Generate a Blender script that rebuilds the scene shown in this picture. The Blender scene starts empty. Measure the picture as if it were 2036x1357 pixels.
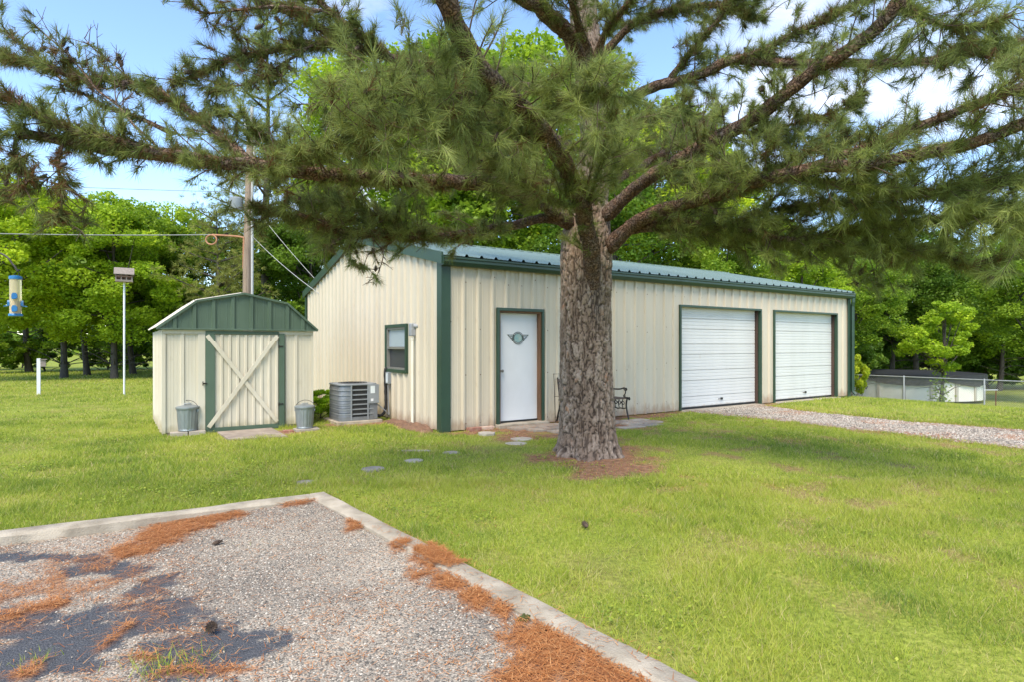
import bpy, math, random
import numpy as np
from mathutils import Matrix, Vector

# ------------------------------------------------------------------ scene, camera, light
S = bpy.context.scene
COL = S.collection
TH = math.atan2(.552, .834)
CAM = np.array([-4.555, -8.977, 1.466])
UX = np.array([math.cos(TH), -math.sin(TH)])     # camera right, in world xy
UY = np.array([math.sin(TH), math.cos(TH)])      # camera forward, in world xy
FPX = 1194.0

cam = bpy.data.cameras.new('camera')
cam.sensor_width = 36; cam.lens = FPX / 2036 * 36; cam.shift_y = 8.5 / 2036
cam.clip_start = .05; cam.clip_end = 2000
co = bpy.data.objects.new('camera', cam); COL.objects.link(co)
co.location = CAM; co.rotation_euler = (math.pi / 2, 0, -TH)
S.camera = co

SUN = Vector((-.64, -.56, 1.15)).normalized()
sl = bpy.data.lights.new('sun', 'SUN'); sl.energy = 1.9; sl.angle = math.radians(28); sl.color = (1, .90, .73)
so = bpy.data.objects.new('sun', sl); COL.objects.link(so)
so.rotation_euler = (-SUN).to_track_quat('-Z', 'Y').to_euler(); so.location = (-10, -10, 20)

W = bpy.data.worlds.new('World'); S.world = W; W.use_nodes = True
nt = W.node_tree; nt.nodes.clear()
N = nt.nodes.new; LK = nt.links.new
out = N('ShaderNodeOutputWorld'); bg = N('ShaderNodeBackground'); bg.inputs[1].default_value = .13
sky = N('ShaderNodeTexSky'); sky.sky_type = 'NISHITA'; sky.sun_disc = False
sky.sun_elevation = math.asin(SUN.z); sky.sun_rotation = math.atan2(SUN.x, SUN.y)
sky.air_density = 1.0; sky.dust_density = .05; sky.ozone_density = 3.0; sky.altitude = 300
tc = N('ShaderNodeTexCoord'); sep = N('ShaderNodeSeparateXYZ'); LK(tc.outputs['Generated'], sep.inputs[0])
zc = N('ShaderNodeMath'); zc.operation = 'MAXIMUM'; zc.inputs[1].default_value = 0; LK(sep.outputs[2], zc.inputs[0])
za = N('ShaderNodeMath'); za.operation = 'ADD'; za.inputs[1].default_value = .22; LK(zc.outputs[0], za.inputs[0])
cmb = N('ShaderNodeCombineXYZ')
for i in (0, 1):
    dv = N('ShaderNodeMath'); dv.operation = 'DIVIDE'; LK(sep.outputs[i], dv.inputs[0]); LK(za.outputs[0], dv.inputs[1]); LK(dv.outputs[0], cmb.inputs[i])
cl = N('ShaderNodeTexNoise'); cl.inputs['Scale'].default_value = 1.25; cl.inputs['Detail'].default_value = 9
cl.inputs['Roughness'].default_value = .58; cl.inputs['Distortion'].default_value = .25
cmap = N('ShaderNodeMapping'); cmap.inputs['Location'].default_value = (1.2, 9.4, 0); LK(cmb.outputs[0], cmap.inputs[0]); LK(cmap.outputs[0], cl.inputs['Vector'])
cr_ = N('ShaderNodeValToRGB'); cr_.color_ramp.elements[0].position = .52; cr_.color_ramp.elements[1].position = .80
LK(cl.outputs['Fac'], cr_.inputs[0])
mx = N('ShaderNodeMixRGB'); LK(cr_.outputs[0], mx.inputs[0]); LK(sky.outputs[0], mx.inputs[1]); mx.inputs[2].default_value = (5.0, 4.75, 4.45, 1)
LK(mx.outputs[0], bg.inputs[0]); LK(bg.outputs[0], out.inputs[0])

S.view_settings.view_transform = 'Standard'; S.view_settings.look = 'None'
S.view_settings.gamma = 1; S.view_settings.exposure = 1.55; S.view_settings.use_curve_mapping = False
S.render.engine = 'CYCLES'
S.cycles.use_denoising = True; S.cycles.max_bounces = 8; S.cycles.diffuse_bounces = 6
S.cycles.transmission_bounces = 6; S.cycles.transparent_max_bounces = 8; S.cycles.sample_clamp_indirect = 8

random.seed(7); RNG = np.random.default_rng(7)

# ------------------------------------------------------------------ survey helpers
def at(px, py, d):
    """survey point of the photograph at distance d along the view axis -> world"""
    x = (px - 1018) / FPX * d
    p = CAM[:2] + UX * x + UY * d
    return np.array([p[0], p[1], CAM[2] - (py - 687) / FPX * d])
def gp(px, py, z=0.0):
    d = (CAM[2] - z) * FPX / (py - 687)
    return at(px, py, d)[:2]
def hgt(x, y=0):
    t = np.clip(np.asarray(x, float) - 11.5, 0, None)
    d = np.where(t < 2, t * t / 4, t - 1)
    return -np.minimum(.085 * d, 1.75)

# ------------------------------------------------------------------ noise
def _hash(ix, iy, s):
    h = (ix.astype(np.int64) * 374761393 + iy.astype(np.int64) * 668265263 + s * 974634777) & 0x7fffffff
    h = (h ^ (h >> 13)) * 1274126177 & 0x7fffffff
    return ((h ^ (h >> 16)) & 0xffff) / 65535.0
def vnoise(x, y, s=0):
    x = np.asarray(x, float); y = np.asarray(y, float)
    ix = np.floor(x); iy = np.floor(y); fx = x - ix; fy = y - iy
    fx = fx * fx * (3 - 2 * fx); fy = fy * fy * (3 - 2 * fy)
    a = _hash(ix, iy, s); b = _hash(ix + 1, iy, s); c = _hash(ix, iy + 1, s); d = _hash(ix + 1, iy + 1, s)
    return (a + (b - a) * fx) * (1 - fy) + (c + (d - c) * fx) * fy
def fbm(x, y, s=0, o=3):
    r = 0; a = .5; t = 0
    for k in range(o):
        r = r + a * vnoise(x * 2 ** k, y * 2 ** k, s + k); t += a; a *= .5
    return r / t
def sstep(a, b, x):
    t = np.clip((x - a) / (b - a), 0, 1); return t * t * (3 - 2 * t)

# ------------------------------------------------------------------ materials
def nodes(name):
    m = bpy.data.materials.new(name); m.use_nodes = True
    t = m.node_tree; t.nodes.clear()
    o = t.nodes.new('ShaderNodeOutputMaterial'); p = t.nodes.new('ShaderNodeBsdfPrincipled')
    t.links.new(p.outputs[0], o.inputs[0])
    return m, t, p, o
def ramp(t, stops):
    r = t.nodes.new('ShaderNodeValToRGB'); e = r.color_ramp.elements
    while len(e) < len(stops): e.new(.5)
    for k, (pos, c) in enumerate(stops): e[k].position = pos; e[k].color = (*c, 1)
    return r
def noise_node(t, scale, detail=4, vec=(1, 1, 1), rough=.55):
    tcn = t.nodes.new('ShaderNodeTexCoord'); mp = t.nodes.new('ShaderNodeMapping'); mp.inputs['Scale'].default_value = vec
    n = t.nodes.new('ShaderNodeTexNoise'); n.inputs['Scale'].default_value = scale; n.inputs['Detail'].default_value = detail
    n.inputs['Roughness'].default_value = rough
    t.links.new(tcn.outputs['Object'], mp.inputs[0]); t.links.new(mp.outputs[0], n.inputs['Vector'])
    return n
def mat(name, c1, c2=None, scale=3, vec=(1, 1, 1), rough=.6, metal=0, bump=0, bscale=40, lo=.35, hi=.65, detail=5, spec=.5):
    m, t, p, o = nodes(name)
    c2 = c2 or tuple(x * .85 for x in c1)
    n = noise_node(t, scale, detail, vec)
    r = ramp(t, [(lo, c1), (hi, c2)]); t.links.new(n.outputs['Fac'], r.inputs[0]); t.links.new(r.outputs[0], p.inputs['Base Color'])
    p.inputs['Roughness'].default_value = rough; p.inputs['Metallic'].default_value = metal
    p.inputs['Specular IOR Level'].default_value = spec
    if bump:
        b = t.nodes.new('ShaderNodeBump'); b.inputs['Strength'].default_value = bump; b.inputs['Distance'].default_value = .01
        n2 = noise_node(t, bscale, 6); t.links.new(n2.outputs['Fac'], b.inputs['Height']); t.links.new(b.outputs[0], p.inputs['Normal'])
    return m
def leaf_mat(name, stops, trans=.35, rough=.55, attr='tint'):
    m, t, p, o = nodes(name)
    a = t.nodes.new('ShaderNodeAttribute'); a.attribute_name = attr
    r = ramp(t, stops); t.links.new(a.outputs['Fac'], r.inputs[0])
    oi = t.nodes.new('ShaderNodeObjectInfo'); mu = t.nodes.new('ShaderNodeMixRGB'); mu.blend_type = 'MULTIPLY'; mu.inputs[0].default_value = 1
    t.links.new(r.outputs[0], mu.inputs[1]); t.links.new(oi.outputs['Color'], mu.inputs[2])
    t.links.new(mu.outputs[0], p.inputs['Base Color']); p.inputs['Roughness'].default_value = rough; p.inputs['Specular IOR Level'].default_value = .3
    tr = t.nodes.new('ShaderNodeBsdfTranslucent'); t.links.new(mu.outputs[0], tr.inputs[0])
    ms = t.nodes.new('ShaderNodeMixShader'); ms.inputs[0].default_value = trans
    t.links.new(p.outputs[0], ms.inputs[1]); t.links.new(tr.outputs[0], ms.inputs[2]); t.links.new(ms.outputs[0], o.inputs[0])
    return m
M = {}
def siding_mat(name, c1, c2, dirt=(.30, .20, .13), zd=.30):
    """painted sheet steel: faint vertical streaks, mud splashed up from the ground in ragged patches"""
    m, t, p, o = nodes(name)
    n = noise_node(t, 2.2, 5, (1, 1, .15)); r = ramp(t, [(.35, c1), (.65, c2)]); t.links.new(n.outputs['Fac'], r.inputs[0])
    n0 = noise_node(t, 9, 6, (1, 1, .5)); tcn = t.nodes.new('ShaderNodeTexCoord'); sx = t.nodes.new('ShaderNodeSeparateXYZ'); t.links.new(tcn.outputs['Object'], sx.inputs[0])
    a = t.nodes.new('ShaderNodeMapRange'); a.inputs[1].default_value = 0; a.inputs[2].default_value = zd; a.inputs[3].default_value = .62; a.inputs[4].default_value = 0; t.links.new(sx.outputs[2], a.inputs[0])
    s = t.nodes.new('ShaderNodeMath'); s.operation = 'ADD'; t.links.new(a.outputs[0], s.inputs[0]); t.links.new(n0.outputs['Fac'], s.inputs[1])
    r2 = ramp(t, [(.62, (0, 0, 0)), (1.0, (.7, .7, .7))]); t.links.new(s.outputs[0], r2.inputs[0])
    mg = t.nodes.new('ShaderNodeMixRGB'); t.links.new(r2.outputs[0], mg.inputs[0]); t.links.new(r.outputs[0], mg.inputs[1]); mg.inputs[2].default_value = (*dirt, 1)
    t.links.new(mg.outputs[0], p.inputs['Base Color']); p.inputs['Roughness'].default_value = .45
    b = t.nodes.new('ShaderNodeBump'); b.inputs['Strength'].default_value = .25; b.inputs['Distance'].default_value = .03; n2 = noise_node(t, 2.5, 2, (1, 1, .6)); t.links.new(n2.outputs['Fac'], b.inputs['Height']); t.links.new(b.outputs[0], p.inputs['Normal'])
    return m
M['cream'] = siding_mat('cream_steel', (.57, .50, .385), (.52, .45, .34))
M['shed_cream'] = siding_mat('shed_cream', (.615, .56, .445), (.54, .48, .365), (.34, .29, .17), .22)
M['shed_white'] = siding_mat('shed_cream_side', (.65, .605, .50), (.56, .495, .385), (.36, .29, .17), .35)
M['garage'] = siding_mat('garage_paint', (.65, .635, .60), (.61, .595, .56), (.46, .36, .27), .12)
M['green'] = mat('green_trim', (.026, .061, .037), (.020, .048, .029), 3, rough=.4)
M['shed_green'] = mat('shed_green', (.082, .124, .082), (.064, .100, .064), 4, (1, 1, .3), .5)
M['roof'] = mat('green_roof', (.22, .29, .24), (.255, .325, .275), 1.2, (1, .3, 1), .24, .35, spec=.8)
M['conduit_grey'] = mat('conduit_grey', (.47, .46, .44), (.40, .39, .37), 3, rough=.5)
M['white'] = mat('white_paint', (.74, .74, .75), (.69, .69, .70), 2, rough=.45)
M['door_white'] = mat('door_paint', (.64, .64, .645), (.57, .57, .575), 1.6, (1, 1, .6), .5, lo=.45, hi=.75)
M['jamb'] = mat('jamb_wood', (.20, .10, .05), (.12, .065, .035), 6, (1, 1, .2), .8)
M['dark_jamb'] = mat('dark_jamb', (.075, .042, .03), (.05, .03, .022), 6, (1, 1, .2), .8)
M['rubber'] = mat('black_rubber', (.012, .012, .012), rough=.7)
M['iron'] = mat('cast_iron', (.03, .026, .02), (.018, .016, .014), 20, rough=.45, metal=.3)
M['zinc'] = mat('galvanised_steel', (.31, .335, .335), (.24, .265, .27), 9, (1, 1, .4), .45, .55)
M['fence_steel'] = mat('fence_steel', (.34, .35, .35), (.26, .27, .27), 8, rough=.5, metal=.2)
M['ac_grey'] = mat('ac_paint', (.19, .20, .21), (.165, .175, .185), 5, rough=.42, metal=.25)
M['ac_light'] = mat('ac_light', (.27, .285, .295), (.235, .25, .26), 5, rough=.45, metal=.15)
M['ac_mesh'] = mat('condenser_coil', (.055, .048, .042), (.035, .032, .03), 60, (1, 1, .1), .7)
M['label'] = mat('paper_label', (.66, .69, .68), rough=.6)
M['pvc'] = mat('pvc', (.72, .68, .57), (.68, .63, .51), 3, rough=.5)
M['grey_plastic'] = mat('grey_plastic', (.30, .31, .32), (.25, .26, .27), 5, rough=.5)
M['alu'] = mat('window_alu', (.26, .25, .22), rough=.45, metal=.3)
M['concrete'] = mat('concrete', (.45, .385, .295), (.27, .225, .165), 5, rough=.9, bump=.8, bscale=90, lo=.38, hi=.68, detail=9)
M['slab'] = mat('weathered_slab', (.36, .29, .23), (.24, .19, .15), 5, rough=.9, bump=.4, bscale=60)
M['flag'] = mat('flagstone', (.42, .36, .29), (.27, .235, .19), 5, rough=.9, bump=.4, bscale=50)
M['brick'] = mat('brick', (.26, .10, .07), (.36, .20, .14), 14, rough=.9, bump=.4)
M['soil'] = mat('soil', (.13, .07, .042), (.22, .12, .07), 9, rough=.95, bump=.8, bscale=40)
M['wood_grey'] = mat('grey_wood', (.30, .25, .21), (.20, .16, .13), 14, (1, 1, 3), .8)
M['wood_in'] = mat('reddish_wood', (.27, .15, .10), (.2, .11, .075), 14, rough=.8)
M['pole_wood'] = mat('pole_wood', (.31, .225, .165), (.20, .14, .10), 6, (4, 4, .25), .85, bump=.5, bscale=18)
M['bluep'] = mat('blue_plastic', (.015, .16, .38), rough=.35)
M['orange'] = mat('orange_cable', (.42, .19, .10), rough=.6)
M['wire'] = mat('cable_grey', (.22, .23, .23), rough=.5)
M['cover'] = mat('black_cover', (.014, .014, .017), (.022, .022, .026), 6, rough=.6, bump=.3, bscale=6)
M['pool'] = mat('pool_wall', (.86, .82, .73), (.80, .76, .67), 4, rough=.5)
M['pool_post'] = mat('pool_upright', (.50, .45, .38), (.45, .40, .33), 4, rough=.5)
M['rust'] = mat('rust', (.20, .085, .05), (.12, .055, .035), 15, rough=.9)
M['ink'] = mat('emblem_ink', (.075, .095, .088), rough=.6)
M['emblem_globe'] = mat('emblem_globe', (.20, .36, .36), (.36, .42, .36), 22, rough=.6)
M['cone'] = mat('pine_cone', (.055, .035, .025), (.10, .065, .042), 40, rough=.85)
M['seed'] = mat('seed', (.45, .27, .13), (.34, .20, .10), 60, rough=.8)
M['bench_wood'] = mat('bench_wood', (.10, .065, .045), (.07, .045, .03), 9, (1, 4, 4), .6)
M['twig'] = mat('twig_bark', (.14, .085, .055), (.085, .055, .038), 30, rough=.9)
M['dead_twig'] = mat('dead_twig', (.20, .16, .12), (.12, .095, .075), 30, rough=.9)
M['bg_bark'] = mat('grey_bark', (.085, .07, .055), (.05, .04, .032), 8, (3, 3, .6), .9, bump=.6, bscale=14)
M['moss'] = mat('moss', (.06, .075, .015), rough=.95, bump=.8, bscale=80)
def glass_mat(name, col, rough):
    m, t, p, o = nodes(name); p.inputs['Base Color'].default_value = (*col, 1); p.inputs['Roughness'].default_value = rough
    p.inputs['Specular IOR Level'].default_value = .9; return m
M['glass_frost'] = glass_mat('frosted_pane', (.30, .36, .40), .25)
M['screen'] = glass_mat('insect_screen', (.035, .037, .042), .5)
m, t, p, o = nodes('clear_plastic'); p.inputs['Base Color'].default_value = (.86, .76, .50, 1); p.inputs['Roughness'].default_value = .25
p.inputs['Transmission Weight'].default_value = .55; p.inputs['IOR'].default_value = 1.1; M['clear'] = m

# pine bark: plates grey-brown to rust, fissures of darker bark
def bark_mat():
    m, t, p, o = nodes('pine_bark')
    a = t.nodes.new('ShaderNodeAttribute'); a.attribute_name = 'plate'
    g = t.nodes.new('ShaderNodeAttribute'); g.attribute_name = 'groove'
    r = ramp(t, [(0, (.19, .13, .095)), (.45, (.275, .20, .15)), (.85, (.35, .275, .22)), (1, (.36, .19, .11))])
    t.links.new(a.outputs['Fac'], r.inputs[0])
    n = noise_node(t, 40, 6, (1, 1, .8)); r2 = ramp(t, [(.3, (.7, .68, .66)), (.7, (1.15, 1.15, 1.15))]); t.links.new(n.outputs['Fac'], r2.inputs[0])
    mu = t.nodes.new('ShaderNodeMixRGB'); mu.blend_type = 'MULTIPLY'; mu.inputs[0].default_value = 1
    t.links.new(r.outputs[0], mu.inputs[1]); t.links.new(r2.outputs[0], mu.inputs[2])
    mg = t.nodes.new('ShaderNodeMixRGB'); t.links.new(g.outputs['Fac'], mg.inputs[0]); t.links.new(mu.outputs[0], mg.inputs[1]); mg.inputs[2].default_value = (.055, .038, .029, 1)
    t.links.new(mg.outputs[0], p.inputs['Base Color']); p.inputs['Roughness'].default_value = .9; p.inputs['Specular IOR Level'].default_value = .2
    b = t.nodes.new('ShaderNodeBump'); b.inputs['Strength'].default_value = .7; b.inputs['Distance'].default_value = .012
    n2 = noise_node(t, 70, 6, (1, 1, .5)); t.links.new(n2.outputs['Fac'], b.inputs['Height']); t.links.new(b.outputs[0], p.inputs['Normal'])
    return m
M['bark'] = bark_mat()
def limb_mat():
    m, t, p, o = nodes('limb_bark')
    n = noise_node(t, 9, 5); r = ramp(t, [(.3, (.25, .145, .09)), (.55, (.20, .135, .10)), (.75, (.27, .215, .175))]); t.links.new(n.outputs['Fac'], r.inputs[0])
    tcn = t.nodes.new('ShaderNodeTexCoord'); n5 = noise_node(t, 14, 3); mxv = t.nodes.new('ShaderNodeMixRGB'); mxv.inputs[0].default_value = .12
    t.links.new(tcn.outputs['Object'], mxv.inputs[1]); t.links.new(n5.outputs['Color'], mxv.inputs[2])
    vo = t.nodes.new('ShaderNodeTexVoronoi'); vo.feature = 'DISTANCE_TO_EDGE'; vo.inputs['Scale'].default_value = 26; t.links.new(mxv.outputs[0], vo.inputs['Vector'])
    r2 = ramp(t, [(0, (.32, .28, .26)), (.12, (1, 1, 1))]); t.links.new(vo.outputs['Distance'], r2.inputs[0])
    mu = t.nodes.new('ShaderNodeMixRGB'); mu.blend_type = 'MULTIPLY'; mu.inputs[0].default_value = 1; t.links.new(r.outputs[0], mu.inputs[1]); t.links.new(r2.outputs[0], mu.inputs[2])
    t.links.new(mu.outputs[0], p.inputs['Base Color']); p.inputs['Roughness'].default_value = .9; p.inputs['Specular IOR Level'].default_value = .15
    r3 = ramp(t, [(0, (0, 0, 0)), (.2, (1, 1, 1))]); t.links.new(vo.outputs['Distance'], r3.inputs[0])
    b = t.nodes.new('ShaderNodeBump'); b.inputs['Strength'].default_value = 1; b.inputs['Distance'].default_value = .02; t.links.new(r3.outputs[0], b.inputs['Height'])
    n2 = noise_node(t, 60, 5); b2 = t.nodes.new('ShaderNodeBump'); b2.inputs['Strength'].default_value = .8; b2.inputs['Distance'].default_value = .01; t.links.new(n2.outputs['Fac'], b2.inputs['Height']); t.links.new(b.outputs[0], b2.inputs['Normal'])
    t.links.new(b2.outputs[0], p.inputs['Normal']); return m
M['limb_bark'] = limb_mat()
M['needle'] = leaf_mat('pine_needle', [(0, (.19, .085, .035)), (.14, (.18, .105, .04)), (.24, (.145, .17, .052)), (.55, (.23, .275, .075)), (.85, (.345, .39, .10)), (1, (.43, .48, .14))], .45, .5)
M['leaf'] = leaf_mat('broad_leaf', [(0, (.09, .16, .02)), (.5, (.19, .30, .03)), (1, (.34, .45, .05))], .5, .5)
M['grass'] = leaf_mat('grass_blade', [(0, (.15, .235, .04)), (.4, (.33, .405, .045)), (.72, (.50, .53, .075)), (.86, (.55, .50, .15)), (1, (.60, .47, .26))], .4, .6)
M['straw'] = leaf_mat('pine_straw', [(0, (.28, .10, .035)), (.5, (.48, .19, .06)), (1, (.62, .33, .14))], .15, .7)
M['pebble'] = leaf_mat('pebble', [(0, (.07, .066, .064)), (.25, (.215, .193, .163)), (.5, (.39, .335, .265)), (.75, (.49, .43, .35)), (.92, (.57, .515, .435)), (1, (.44, .23, .12))], 0, .8)

def lawn_mat():
    m, t, p, o = nodes('lawn_soil')
    a = t.nodes.new('ShaderNodeAttribute'); a.attribute_name = 'bare'
    n = noise_node(t, 1.3, 6); n3 = noise_node(t, 30, 6)
    r = ramp(t, [(.3, (.20, .245, .045)), (.5, (.28, .315, .055)), (.7, (.35, .36, .08))]); t.links.new(n.outputs['Fac'], r.inputs[0])
    r3 = ramp(t, [(.3, (.55, .6, .5)), (.7, (1.2, 1.2, 1.15))]); t.links.new(n3.outputs['Fac'], r3.inputs[0])
    mu = t.nodes.new('ShaderNodeMixRGB'); mu.blend_type = 'MULTIPLY'; mu.inputs[0].default_value = 1
    t.links.new(r.outputs[0], mu.inputs[1]); t.links.new(r3.outputs[0], mu.inputs[2])
    n2 = noise_node(t, 14, 6); r2 = ramp(t, [(.3, (.16, .085, .05)), (.6, (.33, .19, .115)), (.8, (.42, .29, .19))]); t.links.new(n2.outputs['Fac'], r2.inputs[0])
    mg = t.nodes.new('ShaderNodeMixRGB'); t.links.new(a.outputs['Fac'], mg.inputs[0]); t.links.new(mu.outputs[0], mg.inputs[1]); t.links.new(r2.outputs[0], mg.inputs[2])
    t.links.new(mg.outputs[0], p.inputs['Base Color']); p.inputs['Roughness'].default_value = .95; p.inputs['Specular IOR Level'].default_value = .1
    b = t.nodes.new('ShaderNodeBump'); b.inputs['Strength'].default_value = .8; b.inputs['Distance'].default_value = .03
    t.links.new(n3.outputs['Fac'], b.inputs['Height']); t.links.new(b.outputs[0], p.inputs['Normal'])
    return m
M['lawn'] = lawn_mat()
def gravel_mat():
    m, t, p, o = nodes('gravel')
    tcn = t.nodes.new('ShaderNodeTexCoord')
    vo = t.nodes.new('ShaderNodeTexVoronoi'); vo.inputs['Scale'].default_value = 105; t.links.new(tcn.outputs['Object'], vo.inputs['Vector'])
    sp = t.nodes.new('ShaderNodeSeparateColor'); t.links.new(vo.outputs['Color'], sp.inputs[0])
    r = ramp(t, [(0, (.11, .102, .09)), (.25, (.235, .207, .17)), (.55, (.37, .32, .255)), (.85, (.48, .42, .34)), (1, (.40, .23, .13))]); t.links.new(sp.outputs[0], r.inputs[0])
    a = t.nodes.new('ShaderNodeAttribute'); a.attribute_name = 'tar'
    n2 = noise_node(t, 160, 5); r2 = ramp(t, [(.32, (.05, .052, .06)), (.6, (.095, .097, .105)), (.72, (.26, .24, .22))]); t.links.new(n2.outputs['Fac'], r2.inputs[0])
    nd = noise_node(t, 26, 8, rough=.75); rs = t.nodes.new('ShaderNodeMath'); rs.operation = 'MULTIPLY_ADD'; rs.inputs[1].default_value = .5; t.links.new(sp.outputs[1], rs.inputs[0]); t.links.new(nd.outputs['Fac'], rs.inputs[2])
    sm = t.nodes.new('ShaderNodeMath'); sm.operation = 'MULTIPLY_ADD'; sm.inputs[1].default_value = 1.15; t.links.new(a.outputs['Fac'], sm.inputs[0]); t.links.new(rs.outputs[0], sm.inputs[2])
    rt_ = ramp(t, [(.0, (0, 0, 0)), (.42, (0, 0, 0)), (.62, (1, 1, 1))]); dv2 = t.nodes.new('ShaderNodeMath'); dv2.operation = 'MULTIPLY'; dv2.inputs[1].default_value = .42; t.links.new(sm.outputs[0], dv2.inputs[0]); t.links.new(dv2.outputs[0], rt_.inputs[0])
    nb = noise_node(t, 1.1, 5); rb = ramp(t, [(.35, (.66, .65, .66)), (.65, (1.08, 1.06, 1.04))]); t.links.new(nb.outputs['Fac'], rb.inputs[0]); mb_ = t.nodes.new('ShaderNodeMixRGB'); mb_.blend_type = 'MULTIPLY'; mb_.inputs[0].default_value = 1; t.links.new(r.outputs[0], mb_.inputs[1]); t.links.new(rb.outputs[0], mb_.inputs[2])
    mg = t.nodes.new('ShaderNodeMixRGB'); t.links.new(rt_.outputs[0], mg.inputs[0]); t.links.new(mb_.outputs[0], mg.inputs[1]); t.links.new(r2.outputs[0], mg.inputs[2])
    s = t.nodes.new('ShaderNodeAttribute'); s.attribute_name = 'litter'
    n4 = noise_node(t, 120, 5); r4 = ramp(t, [(.3, (.22, .085, .035)), (.7, (.46, .20, .08))]); t.links.new(n4.outputs['Fac'], r4.inputs[0])
    mg2 = t.nodes.new('ShaderNodeMixRGB'); t.links.new(s.outputs['Fac'], mg2.inputs[0]); t.links.new(mg.outputs[0], mg2.inputs[1]); t.links.new(r4.outputs[0], mg2.inputs[2])
    t.links.new(mg2.outputs[0], p.inputs['Base Color']); p.inputs['Roughness'].default_value = .9; p.inputs['Specular IOR Level'].default_value = .25
    b = t.nodes.new('ShaderNodeBump'); b.inputs['Strength'].default_value = .8; b.inputs['Distance'].default_value = .008; b.invert = True
    t.links.new(vo.outputs['Distance'], b.inputs['Height']); t.links.new(b.outputs[0], p.inputs['Normal'])
    return m
M['gravel'] = gravel_mat()

# ------------------------------------------------------------------ mesh helpers
def tag(o, label=None, cat=None, group=None, kind=None):
    if label: o['label'] = label
    if cat: o['category'] = cat
    if group: o['group'] = group
    if kind: o['kind'] = kind
    return o
def link(name, me, parent=None):
    o = bpy.data.objects.new(name, me); COL.objects.link(o)
    if parent is not None:
        o.parent = parent; l = parent.get('_loc')
        if l is not None: o.matrix_parent_inverse = Matrix.Translation((-l[0], -l[1], -l[2]))
    return o
def thing(name, label, cat, loc=(0, 0, 0), group=None):
    o = bpy.data.objects.new(name, None); COL.objects.link(o); o.location = loc; o.empty_display_size = .1
    o['_loc'] = list(map(float, loc)); return tag(o, label, cat, group)
def np_mesh(name, V, F, material, attrs=None, smooth=False):
    V = np.asarray(V, np.float32).reshape(-1, 3); F = np.asarray(F, np.int32); k = F.shape[1]
    me = bpy.data.meshes.new(name); me.vertices.add(len(V)); me.vertices.foreach_set('co', V.ravel())
    me.loops.add(F.size); me.loops.foreach_set('vertex_index', F.ravel())
    me.polygons.add(len(F)); me.polygons.foreach_set('loop_start', np.arange(0, F.size, k, dtype=np.int32))
    me.polygons.foreach_set('loop_total', np.full(len(F), k, np.int32))
    if smooth: me.polygons.foreach_set('use_smooth', np.ones(len(F), bool))
    me.update(calc_edges=True)
    for n, a in (attrs or {}).items():
        at_ = me.attributes.new(n, 'FLOAT', 'POINT'); at_.data.foreach_set('value', np.asarray(a, np.float32).ravel())
    me.materials.append(material)
    return me
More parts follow.
